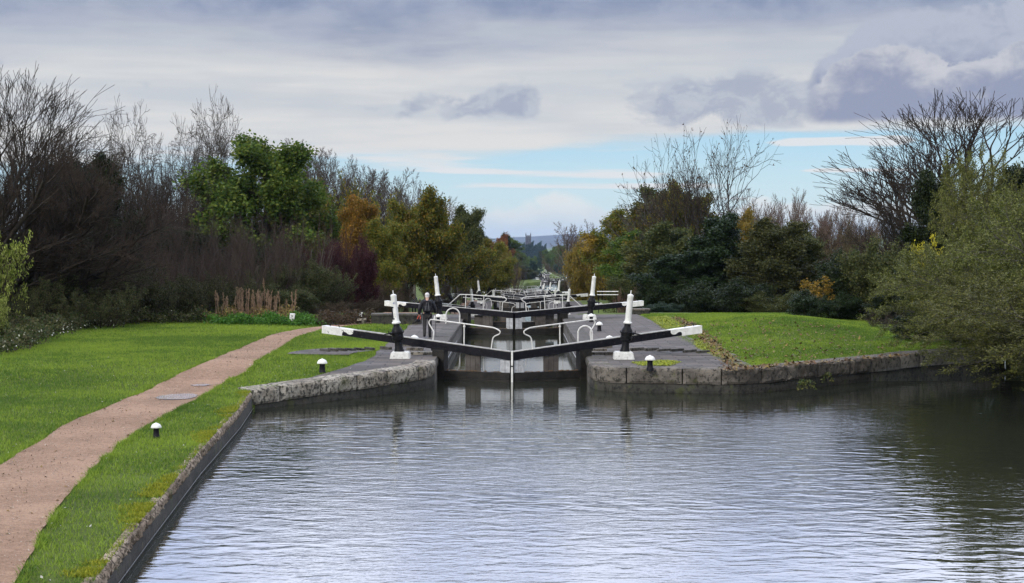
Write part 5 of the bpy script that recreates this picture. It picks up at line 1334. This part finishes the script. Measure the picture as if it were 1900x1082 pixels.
for (px, D, top, w) in ((1700, 55, 560, 130), (1790, 54, 540, 150), (1870, 52, 500, 160), (1640, 66, 545, 120)):  # evergreens added to stand in for the dark shade under the overhang
    tr('evergreen', px, D, top, w, 'dark evergreen bush added to fill the shade behind the overhanging willow-leaved bushes', cat='bush', leaf='lf_dark', group='bushes added to fill the shade behind the overhang', name='evergreen_bush')

# ------------------------------------------------------------------ grass, moss, weeds, fallen leaves
HL = {}
def hgrid(f, x0, x1, y0, y1, st=.5):
    xs = np.arange(x0, x1 + st, st); ys = np.arange(y0, y1 + st, st)
    return xs, ys, np.array([[f(x, y) for y in ys] for x in xs])
GLG = hgrid(gl, -24, -2, 12, 78); GRG = hgrid(gr, 2, 22, 43, 78)
def hsample(G, x, y):
    xs, ys, H = G; st = xs[1] - xs[0]; a = np.clip((x - xs[0]) / st, 0, len(xs) - 1.001); b = np.clip((y - ys[0]) / st, 0, len(ys) - 1.001)
    i, j = a.astype(int), b.astype(int); u, v = a - i, b - j
    return H[i, j] * (1 - u) * (1 - v) + H[i + 1, j] * u * (1 - v) + H[i, j + 1] * (1 - u) * v + H[i + 1, j + 1] * u * v
def blades(rng, x, y, z, h, w, lean=.45):
    n = len(x); a = rng.uniform(0, 6.283, n); hh = h * rng.uniform(.6, 1.3, n); ww = w * rng.uniform(.7, 1.3, n)
    dx, dy = np.cos(a) * ww * .5, np.sin(a) * ww * .5; lx, ly = rng.normal(0, lean, n) * hh, rng.normal(0, lean, n) * hh
    V = np.stack([np.stack([x - dx, y - dy, z - .005], 1), np.stack([x + dx, y + dy, z - .005], 1), np.stack([x + lx, y + ly, z + hh], 1)], 1).reshape(-1, 3)
    return V, np.arange(3 * n).reshape(-1, 3)
def flat_leaves(rng, x, y, z, s, tilt=.35):
    n = len(x); a = rng.uniform(0, 6.283, n); ss = s * rng.uniform(.6, 1.3, n); c, q = np.cos(a), np.sin(a); t1, t2 = rng.normal(0, tilt, n) * ss, rng.normal(0, tilt, n) * ss
    p = lambda u, v, zz: np.stack([x + (c * u - q * v) * ss, y + (q * u + c * v) * ss, z + zz], 1)
    V = np.stack([p(-.5, 0, 0 * t1), p(0, -.32, t1.clip(0)), p(.5, 0, t2.clip(0)), p(0, .32, (t1 * .5).clip(0))], 1).reshape(-1, 3)
    return V, np.arange(4 * n).reshape(-1, 4)
nprng = rg(99)
vxl, vpl, vpr = np.vectorize(xl), np.vectorize(path_l), np.vectorize(path_r)
def stuff(name, V, Q, T, m): return tag(link_mesh(name, np_mesh(name, V, Q, T), m), kind='stuff')
def grass_mat():
    m = bpy.data.materials.new('grass_blades'); m.use_nodes = True; nt = m.node_tree; nt.nodes.clear()
    out = nt.nodes.new('ShaderNodeOutputMaterial'); b = nt.nodes.new('ShaderNodeBsdfPrincipled'); tr_ = nt.nodes.new('ShaderNodeBsdfTranslucent'); mx = nt.nodes.new('ShaderNodeMixShader')
    g = nt.nodes.new('ShaderNodeNewGeometry'); v = S(nt, g.outputs['Position']); rnd_ = S(nt, g.outputs['Random Per Island'])
    n1 = noise(v, .45, 4, .6); n2 = noise(v, 2.2, 4, .6)
    n0 = noise(v, .13, 3, .5)
    c = mixc(nt, (n0 * .45 + n1 * .3 + n2 * .25 + (rnd_ - .5) * .2).step(.38, .60), (0.070, 0.140, 0.018), (0.235, 0.335, 0.036))
    c = mixc(nt, rnd_.step(.9, .97) * .6, c, (0.19, 0.18, 0.06))
    b.inputs['Roughness'].default_value = .6; b.inputs['Specular IOR Level'].default_value = .2
    nt.links.new(c.k, b.inputs['Base Color']); nt.links.new(c.k, tr_.inputs[0]); mx.inputs[0].default_value = .3
    nt.links.new(b.outputs[0], mx.inputs[1]); nt.links.new(tr_.outputs[0], mx.inputs[2]); nt.links.new(mx.outputs[0], out.inputs[0]); return m
M['grass'] = grass_mat()
M['moss'] = leaf_mat('yellow_moss', [(0.13, 0.16, 0.015), (0.22, 0.24, 0.02), (0.32, 0.31, 0.03)], .15)
M['lf_fallen'] = leaf_mat('fallen_leaves', [(0.10, 0.055, 0.03), (0.16, 0.09, 0.04), (0.25, 0.19, 0.06), (0.07, 0.045, 0.03)], .1)
M['lf_pale'] = leaf_mat('pale_specks', [(0.45, 0.44, 0.38), (0.6, 0.6, 0.52), (0.35, 0.33, 0.22)], .1)
def left_mask(x, y):
    e = vxl(y); ok = (x < e - .02) & (x > -.36 * y - 2.5) & (x > -18.5)
    ok &= ~((x > vpl(y) + nprng.normal(0, .035, len(x))) & (x < vpr(y) + nprng.normal(0, .035, len(x))))
    pv = np.where(y > 46.5, -4.5, np.interp(y, [39.6, 39.7, 41, 43.4, 44.7, 46.5], [-99, -6.7, -6.0, -5.25, -4.85, -4.55])); ok &= ~((y > 39.7) & (x > pv + nprng.normal(0, .05, len(x))))
    r = np.hypot(x + 2.4, y - 49.0); an = np.degrees(np.arctan2(y - 49.0, -(x + 2.4))); ok &= ~((an > -2) & (an < 34) & (r > 2.9) & (r < 4.85))
    return ok
def left_grass():
    parts = []
    for (y0, y1, n, h, w) in ((14, 26, 150000, .055, .012), (26, 40, 200000, .06, .016), (40, 58, 190000, .06, .024), (58, 76, 90000, .07, .034)):
        y = nprng.uniform(y0, y1, n); x = nprng.uniform(-20, -2.4, n); k = left_mask(x, y); x, y = x[k], y[k]
        parts.append(blades(nprng, x, y, hsample(GLG, x, y), h, w))
    V, T = merge(parts); stuff('grass', V, None, T, M['grass'])
left_grass()
def right_mask(x, y):
    poly = sorted([(a, b) for a, b in RQUAY[5:]]); fy = np.interp(x, [p[0] for p in poly], [p[1] for p in poly])
    bd = np.interp(y, [44, 51, 60, 66, 76], [6.6, 6.5, 6.2, 6.5, 6.6])
    return (y > fy + .5) & (x > bd + nprng.normal(0, .06, len(x)))
def right_grass():
    parts = []
    for (y0, y1, n, h, w) in ((43.5, 58, 130000, .055, .022), (58, 77, 130000, .06, .032)):
        y = nprng.uniform(y0, y1, n); x = nprng.uniform(6.0, 19, n); k = right_mask(x, y); x, y = x[k], y[k]
        parts.append(blades(nprng, x, y, hsample(GRG, x, y), h, w))
    V, T = merge(parts); stuff('grass', V, None, T, M['grass'])
right_grass()
def blob_points(rng, polys, n, jit=.12):
    """points inside picture-space patches laid on the ground"""
    xs, ys = [], []
    for poly, f, share in polys:
        w = [P2(a, b, f) for a, b in poly]; ax_, ay_ = np.array([p[0] for p in w]), np.array([p[1] for p in w]); m = int(n * share); got = 0
        while got < m:
            x = rng.uniform(ax_.min() - .2, ax_.max() + .2, m * 3); y = rng.uniform(ay_.min() - .2, ay_.max() + .2, m * 3); ins = np.zeros(len(x), bool)
            j = len(w) - 1
            for i in range(len(w)):
                c = ((ay_[i] > y) != (ay_[j] > y)) & (x < (ax_[j] - ax_[i]) * (y - ay_[i]) / (ay_[j] - ay_[i] + 1e-9) + ax_[i]); ins ^= c; j = i
            nz = np.sin(x * 7.1 + 2 * np.sin(y * 5.3)) * np.cos(y * 6.3 + x) ; ins &= nz > rng.uniform(-1.1, .5, len(x))
            x, y = x[ins][:m - got], y[ins][:m - got]; got += len(x); xs.append(x + rng.normal(0, jit, len(x))); ys.append(y + rng.normal(0, jit, len(x)))
            if len(x) == 0: break
    return np.concatenate(xs), np.concatenate(ys)
# moss along the bank wall and on the wooded-side paving
y = nprng.uniform(15.5, 39.5, 45000); e = vxl(y); den = .5 + .5 * np.sin(y * 1.1 + 1.5 * np.sin(y * .37)); d = np.abs(nprng.normal(0, .15, len(y))) * (.25 + den); k = nprng.random(len(y)) < (.03 + .85 * np.clip(den * 1.7 - .6, 0, 1)) * (np.sin(y * 9.1 + 3 * np.sin(y * 2.3)) > -.5); x = e - .03 - d
x, y = x[k], y[k]
V, T = blades(nprng, x, y, hsample(GLG, x, y) + .01, .045, .022, .6); stuff('moss', V, None, T, M['moss'])
mx_, my_ = blob_points(nprng, [([(1203, 590), (1238, 588), (1262, 602), (1300, 616), (1310, 628), (1262, 622), (1228, 610)], gr, .5), ([(1285, 632), (1318, 634), (1345, 655), (1365, 672), (1330, 664), (1296, 648)], gr, .25), ([(1176, 675), (1230, 671), (1262, 674), (1240, 681), (1190, 681)], gr, .25)], 26000, .05)
V, Q = flat_leaves(nprng, mx_, my_, hsample(GRG, mx_, my_) + .045, .06, .25); stuff('moss', V, Q, None, M['moss'])
# fallen leaves
fx, fy = blob_points(nprng, [([(1246, 588), (1262, 594), (1300, 612), (1335, 640), (1372, 676), (1360, 690), (1338, 672), (1310, 640), (1275, 612)], gr, .55), ([(1300, 600), (1560, 610), (1680, 652), (1560, 672), (1400, 680), (1340, 640)], gr, .25), ([(1340, 684), (1400, 682), (1560, 672), (1690, 658), (1690, 663), (1400, 690), (1350, 692)], gr, .3)], 2300, .12)
V, Q = flat_leaves(nprng, fx, fy, hsample(GRG, fx, fy) + .065, .12); stuff('fallen_leaves', V, Q, None, M['lf_fallen'])
y = nprng.uniform(15, 62, 1400); x = nprng.uniform(-16, -3, 1400); k = (x < vxl(y)) & ((x < vpl(y) + .3) | (x > vpr(y) - .3)) & (y < 46); cl = np.sin(x * 1.7) * np.cos(y * .9) > nprng.uniform(-.9, .9, len(x)); x, y = x[k & cl], y[k & cl]
V, Q = flat_leaves(nprng, x, y, hsample(GLG, x, y) + .05, .05); stuff('fallen_leaves', V, Q, None, M['lf_pale'])
def path_litter():
    y = nprng.uniform(14, 60, 9000); t_ = nprng.random(9000); x = vpl(y) + (vpr(y) - vpl(y)) * t_; z = hsample(GLG, x, y) + .034
    k = nprng.random(9000) < .75; V, Q = flat_leaves(nprng, x[k], y[k], z[k], .028, .5); stuff('pebbles', V, Q, None, M['lf_stone'])
    k = (~k) & (nprng.random(9000) < .14 + .5 * (np.abs(t_ - .5) > .42)); V, Q = flat_leaves(nprng, x[k], y[k], z[k], .06, .3); stuff('fallen_leaves', V, Q, None, M['lf_fallen'])
    # longer grass left by the mower along the path and the wall
    n = 30000; y = nprng.uniform(14.5, 60, n); s_ = nprng.random(n) < .5; x = np.where(s_, vpl(y) - np.abs(nprng.normal(0, .10, n)), vpr(y) + np.abs(nprng.normal(0, .08, n))); cl = np.sin(y * 2.3 + 2 * np.sin(y * .9)) > nprng.uniform(-1, .8, n)
    V1 = blades(nprng, x[cl], y[cl], hsample(GLG, x[cl], y[cl]), .085, .016, .55)
    n = 16000; y = nprng.uniform(15, 62, n); x = nprng.uniform(-17, -3.5, n); k = left_mask(x, y) & (np.sin(x * 3.1 + 1.7 * np.sin(y * 1.3)) * np.sin(y * 2.7 + x) > .62); V2 = blades(nprng, x[k], y[k], hsample(GLG, x[k], y[k]), .10, .02, .5)
    V, T = merge([V1, V2]); stuff('grass', V, None, T, M['grass'])
M['lf_stone'] = leaf_mat('pale_stones', [(0.31, 0.22, 0.155), (0.42, 0.33, 0.25), (0.19, 0.12, 0.08), (0.50, 0.42, 0.34)], 0)
path_litter()
# weeds along the back of the left lawn
def weeds(name, polys, n, size, m, zmax, asp_leaf=True, zmin=0.0):
    x, y = blob_points(nprng, polys, n, .2); z0 = np.array([ground_z(a, b) for a, b in zip(x, y)]); hmax = zmax * (.45 + .55 * np.sin(x * 2.3 + y * 1.1) ** 2)
    z = z0 + zmin + hmax * nprng.random(len(x)) ** .8
    V, Q = leaves(nprng, [(np.stack([np.array([a, b, c]), np.array([a, b, c + .02])]), np.zeros(2)) for a, b, c in zip(x, y, z)], 1, size, .5, .05)
    stuff(name, V, Q, None, m)
weeds('undergrowth', [([(-30, 668), (40, 652), (90, 628), (160, 612), (230, 604), (330, 601), (420, 600), (420, 596), (230, 597), (80, 606), (-30, 625)], gl, 1.0)], 26000, .11, M['lf_bramble'], .75)
weeds('undergrowth', [([(-30, 672), (40, 656), (90, 632), (160, 616), (230, 606), (330, 603), (330, 600), (160, 607), (40, 635), (-30, 648)], gl, 1.0)], 200, .08, M['lf_pale'], .5, zmin=.1)
weeds('nettles', [([(395, 603), (480, 604), (560, 606), (592, 607), (575, 600), (500, 598), (395, 599)], gl, 1.0)], 9000, .11, M['lf_nettle'], .48)
weeds('withered_weeds', [([(590, 606), (640, 604), (690, 601), (690, 597), (640, 598), (585, 601)], gl, 1.0)], 6000, .10, M['lf_brown'], .6)
weeds('withered_weeds', [([(390, 601), (470, 601), (540, 601), (540, 598), (390, 598)], gl, 1.0)], 5000, .09, M['lf_fallen'], .75)
# dry reeds: one clump
def reeds():
    rnd = random.Random(4); x0, y0 = P2(470, 600, gl); t = empty('reed_clump', (x0, y0, gl(x0, y0))); tag(t, 'clump of tall dry tan reed stems behind the lawn, left of the marker post', 'reeds')
    mb = MB(); pl_ = []
    for k in range(75):
        px = rnd.gauss(470, 38) if k > 8 else rnd.uniform(405, 540); px = min(545, max(400, px)); y = y0 + rnd.uniform(-.5, 2.2); x = X_at(px, y) - x0
        h = rnd.uniform(.5, 1.15) if rnd.random() < .6 else rnd.uniform(1.0, 1.5)
        if k == 3: x, h = X_at(492, y) - x0, 1.85
        b = rnd.uniform(-.12, .12); pts = [(x, y - y0, -.1), (x + b * .4, y - y0, h * .5), (x + b, y - y0, h)]
        mb.tube(pts, [.013, .012, .010], 5); pl_.append((np.array([(x + b * .6, y - y0, h * .70), (x + b * .8, y - y0, h * .85), (x + b, y - y0, h * 1.03)]), np.zeros(3)))
    mb.build('stems', M['lf_tan'], t); V, Q = leaves(rg(6), pl_, 45, .09, .3, .022, .0, 0, .8); o = link_mesh('plumes', np_mesh('plumes', V, Q), M['lf_tan'], t)
reeds()
# ferns hanging from the joints of the dark quay wall
for k, (px, py, n, sz) in enumerate(((1492, 712, 90, .30), (1530, 700, 40, .18))):
    x, y = P(px, py, -.35); y -= .25; rnd = rg(50 + k); pl_ = []
    for q in range(n // 6):
        a = rnd.uniform(-1.2, 1.2); L = sz * rnd.uniform(.7, 1.2); pl_.append((np.array([(0, 0, 0), (math.sin(a) * L * .6, -.12, .06), (math.sin(a) * L, -.2, -.10 - .1 * rnd.random())]), np.zeros(3)))
    V, Q = leaves(rnd, pl_, 14, .085, .5, .02); o = link_mesh('fern', np_mesh('fern', V, Q), M['lf_olive']); o.location = (x, y, -.3)
    tag(o, 'green fern tuft growing from the dark quay wall' + (', the larger one' if k == 0 else ', the smaller one nearer the overhang'), 'fern')

# ------------------------------------------------------------------ people
def skin(name, nodes, edges, m, parent, sub=2, root=0):
    ids = list(nodes); me = bpy.data.meshes.new(name); me.from_pydata([nodes[i][0] for i in ids], [(ids.index(a), ids.index(b)) for a, b in edges], []); me.update()
    o = bpy.data.objects.new(name, me); COL.objects.link(o)
    o.modifiers.new('s', 'SKIN'); sv = me.skin_vertices[0].data
    for k, i in enumerate(ids): sv[k].radius = (nodes[i][1],) * 2 if not isinstance(nodes[i][1], tuple) else nodes[i][1]; sv[k].use_root = (k == root)
    ss = o.modifiers.new('u', 'SUBSURF'); ss.levels = ss.render_levels = sub
    dg = bpy.context.evaluated_depsgraph_get(); nm = bpy.data.meshes.new_from_object(o.evaluated_get(dg)); bpy.data.objects.remove(o); bpy.data.meshes.remove(me)
    nm.polygons.foreach_set('use_smooth', np.ones(len(nm.polygons), dtype=bool)); nm.name = name; nm.materials.clear()
    return link_mesh(name, nm, m, parent)
M['skin'] = mat_noise('skin', (0.42, 0.26, 0.19), (0.50, 0.32, 0.24), 10, .55, 0)
M['coat'] = mat_noise('black_coat', (0.010, 0.011, 0.015), (0.020, 0.021, 0.027), 12, .75, .01)
M['trouser'] = mat_noise('dark_trousers', (0.016, 0.016, 0.017), (0.030, 0.029, 0.029), 14, .85, .006)
M['white_hair'] = mat_noise('white_hair', (0.50, 0.48, 0.47), (0.66, 0.64, 0.63), 30, .7, .006)
M['brown_hair'] = mat_noise('brown_hair', (0.14, 0.09, 0.05), (0.22, 0.14, 0.08), 30, .6, .004)
M['red_strap'] = mat_noise('red_strap', (0.55, 0.06, 0.03), (0.70, 0.09, 0.05), 20, .5, 0)
M['eye'] = mat_noise('dark_eye', (0.02, 0.015, 0.01), (0.03, 0.02, 0.015), 5, .2, 0); M['lip'] = mat_noise('lips', (0.35, 0.14, 0.12), (0.38, 0.16, 0.13), 5, .5, 0)
def check_mat():
    m, nt, b, out = new_mat('checked_shirt'); v = coords(nt); ck = nt.nodes.new('ShaderNodeTexChecker'); nt.links.new(v.k, ck.inputs[0]); ck.inputs['Scale'].default_value = 14
    ck.inputs[1].default_value = (.03, .03, .035, 1); ck.inputs[2].default_value = (.45, .42, .42, 1); nt.links.new(ck.outputs[0], b.inputs['Base Color']); b.inputs['Roughness'].default_value = .85; return m
M['check'] = check_mat()
def person(loc, rz, h, label, top, legs, hair, stride=.12, arms=None, bow=.05, cap=False):
    """faces local +y"""
    t = empty('person', loc, rz); tag(t, label, 'person'); k = h / 1.72
    J = {}
    def j(i, p, r): J[i] = (tuple(c * k for c in p), r * k if not isinstance(r, tuple) else tuple(q * k for q in r))
    j('pel', (0, 0, .94), (.145, .115)); j('wai', (0, .01, 1.08), (.135, .11)); j('che', (0, .02 + bow * .5, 1.30), (.165, .125)); j('nec', (0, bow, 1.46), .058); j('jaw', (0, bow * 1.7 + .02, 1.555), (.068, .08)); j('hed', (0, bow * 1.9 + .01, 1.655), (.075, .092)); j('nos', (0, bow * 2 + .115, 1.59), .012)
    E = [('pel', 'wai'), ('wai', 'che'), ('che', 'nec'), ('nec', 'jaw'), ('jaw', 'hed'), ('jaw', 'nos')]
    A = arms or {-1: ((-.26, .0, 1.16), (-.27, .06, .92)), 1: ((.26, .0, 1.16), (.27, .06, .92))}
    for s in (-1, 1):
        f = stride * s
        j(('hip', s), (s * .095, 0, .86), .092); j(('kne', s), (s * .105, f * .55 + .03, .49), .06); j(('ank', s), (s * .105, f, .09 + max(0, -f) * .3), .042); j(('toe', s), (s * .125, f + .17, .045), (.042, .03))
        E += [('pel', ('hip', s)), (('hip', s), ('kne', s)), (('kne', s), ('ank', s)), (('ank', s), ('toe', s))]
        el, wr = A[s]; j(('sho', s), (s * .185, bow * .7 + .01, 1.405), .06); j(('elb', s), el, .043); j(('wri', s), wr, .03)
        E += [('che', ('sho', s)), (('sho', s), ('elb', s)), (('elb', s), ('wri', s))]
        w, e_ = np.array(wr), np.array(el); d = unit(w - e_); pm = w + d * .055; j(('pal', s), tuple(pm), (.036, .02)); E.append((('wri', s), ('pal', s)))
        for q in range(4):
            o_ = np.array((0, (q - 1.5) * .02, 0)); a = pm + d * .035 + o_; b = a + d * (.035 - abs(q - 1.4) * .005) + np.array((-s * .012, .012, 0)); c = b + d * .02 + np.array((-s * .022, .012, 0))
            for nm_, pt_ in (('a', a), ('b', b), ('c', c)): j((nm_, q, s), tuple(pt_), .0085)
            E += [(('pal', s), ('a', q, s)), (('a', q, s), ('b', q, s)), (('b', q, s), ('c', q, s))]
        a = w + d * .03 + np.array((0, .035, 0)); b = a + d * .035 + np.array((-s * .012, .02, 0)); j(('t', s), tuple(a), .0095); j(('u', s), tuple(b), .0085); E += [(('wri', s), ('t', s)), (('t', s), ('u', s))]
    skin('body', J, E, M['skin'], t)
    sub = lambda ids, g: {i: (J[i][0], (J[i][1] + g) if not isinstance(J[i][1], tuple) else (J[i][1][0] + g, J[i][1][1] + g)) for i in ids}
    cj = sub(['wai', 'pel', 'che', 'nec'] + [(a, s) for a in ('sho', 'elb', 'wri') for s in (-1, 1)], .028 * k)
    cj['nec'] = (tuple(np.array(J['nec'][0]) + (0, -.005, .012)), .078 * k); hem = (0, -.01, .74 * k); cj['hem'] = (hem, (.165 * k, .135 * k))
    skin('jacket', cj, [('wai', 'pel'), ('wai', 'che'), ('che', 'nec'), ('pel', 'hem')] + [e for s in (-1, 1) for e in (('che', ('sho', s)), (('sho', s), ('elb', s)), (('elb', s), ('wri', s)))], top, t)
    lj = sub(['pel'] + [(a, s) for a in ('hip', 'kne', 'ank') for s in (-1, 1)], .02 * k)
    for s in (-1, 1): lj[('cuf', s)] = (tuple(np.array(J[('ank', s)][0]) + (0, .015, -.05)), .060 * k)
    skin('trousers', lj, [e for s in (-1, 1) for e in (('pel', ('hip', s)), (('hip', s), ('kne', s)), (('kne', s), ('ank', s)), (('ank', s), ('cuf', s)))], legs, t)
    for s in (-1, 1):
        a, tt = np.array(J[('ank', s)][0]), np.array(J[('toe', s)][0]); mb = MB()
        M4 = Matrix.Translation((a[0] + s * .004, a[1] + .06, a[2] - .05)); mb.bbox((-.052, -.13, -.035), (.052, .15, .045), .03, M4); mb.build('shoe', M['black'], t, smooth=True)
    hd = Vector(J['hed'][0]); mb = MB(); mb.ball((hd.x, hd.y - .022 * k, hd.z + .008 * k), .090 * k, .100 * k, .094 * k, 14); mb.ball((hd.x, hd.y - .045 * k, hd.z - .065 * k), .074 * k, .060 * k, .055 * k, 12); hr = mb.build('cap' if cap else 'hair', hair, t, smooth=True)
    for s in (-1, 1):
        mb = MB(); mb.ball((hd.x + s * .082 * k, hd.y + .0, hd.z - .06 * k), .012 * k, .02 * k, .032 * k, 8); mb.build('ear', M['skin'], t, smooth=True)
        mb = MB(); mb.ball((hd.x + s * .032 * k, hd.y + .088 * k, hd.z - .02 * k), .013 * k, .008 * k, .008 * k, 8); mb.build('eye', M['eye'], t, smooth=True)
    mb = MB(); mb.ball((hd.x, hd.y + .085 * k, hd.z - .115 * k), .026 * k, .01 * k, .007 * k, 8); mb.build('mouth', M['lip'], t, smooth=True)
    return t, J
D = 58.1; x = X_at(792.5, D); zg = gl(x, D) + .035
pt, J = person((x, D, zg), 0.06, 1.70, 'man in black coat with white hair walking away beside the nearest lock', M['coat'], M['trouser'], M['white_hair'], .14, {-1: ((-.31, .0, 1.14), (-.31, .10, .90)), 1: ((.31, .02, 1.14), (.31, .18, .95))}, .075)
def at_person(name, label, cat):
    o = empty(name, (x, D, zg), .06); tag(o, label, cat); return o
t = at_person('rucksack', 'black rucksack worn on the back of the white-haired man', 'rucksack')
mb = MB(); mb.bbox((-.17, -.30, 1.0), (.17, -.125, 1.44), .06); b_ = mb.build('bag', M['black'], t, smooth=True)
mb = MB(); mb.bbox((-.13, -.345, 1.03), (.13, -.29, 1.24), .025); mb.build('front_pocket', M['coat'], t, smooth=True)
for s in (-1, 1):
    mb = MB(); mb.tube(smooth_path([(s * .11, -.16, 1.40), (s * .13, -.03, 1.475), (s * .135, .11, 1.44), (s * .13, .16, 1.28), (s * .14, .08, 1.08), (s * .14, -.14, 1.03)], 3), .018, 6); mb.build('shoulder_strap', M['black'], t)
    mb = MB(); mb.tube([(s * .07, -.352, 1.06), (s * .03, -.335, 1.38)], .008, 5); mb.build('pale_cord', M['steel'], t)
w = J[('pal', -1)][0]
t = at_person('camera', 'black camera on a bright red strap in the left hand of the walking man', 'camera')
mb = MB(); mb.bbox((w[0] - .11, w[1] - .04, w[2] - .24), (w[0] + .03, w[1] + .04, w[2] - .13), .015); mb.build('camera_body', M['black'], t)
mb = MB(); mb.lathe([(.035, 0), (.038, .02), (.04, .09), (.036, .1)], 14, Matrix.Translation((w[0] - .08, w[1], w[2] - .19)) @ Matrix.Rotation(R(-125), 4, 'Y')); mb.build('lens', M['black_iron'], t)
mb = MB(); mb.tube(smooth_path([(w[0] + .025, w[1], w[2] - .14), (w[0] + .055, w[1] + .01, w[2] - .06), (w[0] + .02, w[1], w[2] + .01), (w[0] - .03, w[1] - .02, w[2] - .02), (w[0] - .07, w[1], w[2] - .13)], 4), .016, 6); mb.build('strap', M['red_strap'], t)
w = J[('pal', 1)][0]
t = at_person('walking_pole', 'thin dark walking pole held in the right hand of the walking man', 'walking pole')
mb = MB(); mb.tube([(w[0] + .01, w[1] + .03, w[2] + .1), (w[0] + .03, w[1] - .02, .0)], [.012, .008], 6); mb.build('shaft', M['black_iron'], t); mb = MB(); mb.tube([(w[0] + .012, w[1] + .035, w[2] - .06), (w[0] + .01, w[1] + .03, w[2] + .11)], .018, 8); mb.build('grip', M['black'], t)
D2 = 117; x2 = X_at(768, D2); person((x2, D2, gl(x2, D2) + .03), math.pi, 1.60, 'walker in black and white checked shirt approaching on the far towpath', M['check'], M['trouser'], M['brown_hair'], .1)
D3 = 113; x3 = X_at(778.5, D3); person((x3, D3, gl(x3, D3) + .03), math.pi + .2, 1.40, 'smaller walker in dark jacket and pale cap beside the checked shirt', M['coat'], M['trouser'], M['white_hair'], .08, cap=True)

# ------------------------------------------------------------------ haze over the valley
def haze():
    mb = MB(); mb.box((-5000, -60, -40), (5000, 9400, 60)); m = bpy.data.materials.new('haze'); m.use_nodes = True; nt = m.node_tree; nt.nodes.clear()
    out = nt.nodes.new('ShaderNodeOutputMaterial'); v = nt.nodes.new('ShaderNodeVolumePrincipled'); v.inputs['Color'].default_value = (.50, .68, 1, 1); v.inputs['Density'].default_value = .00005; v.inputs['Anisotropy'].default_value = .2
    nt.links.new(v.outputs[0], out.inputs['Volume']); tag(mb.build('haze', m), kind='stuff')
haze()
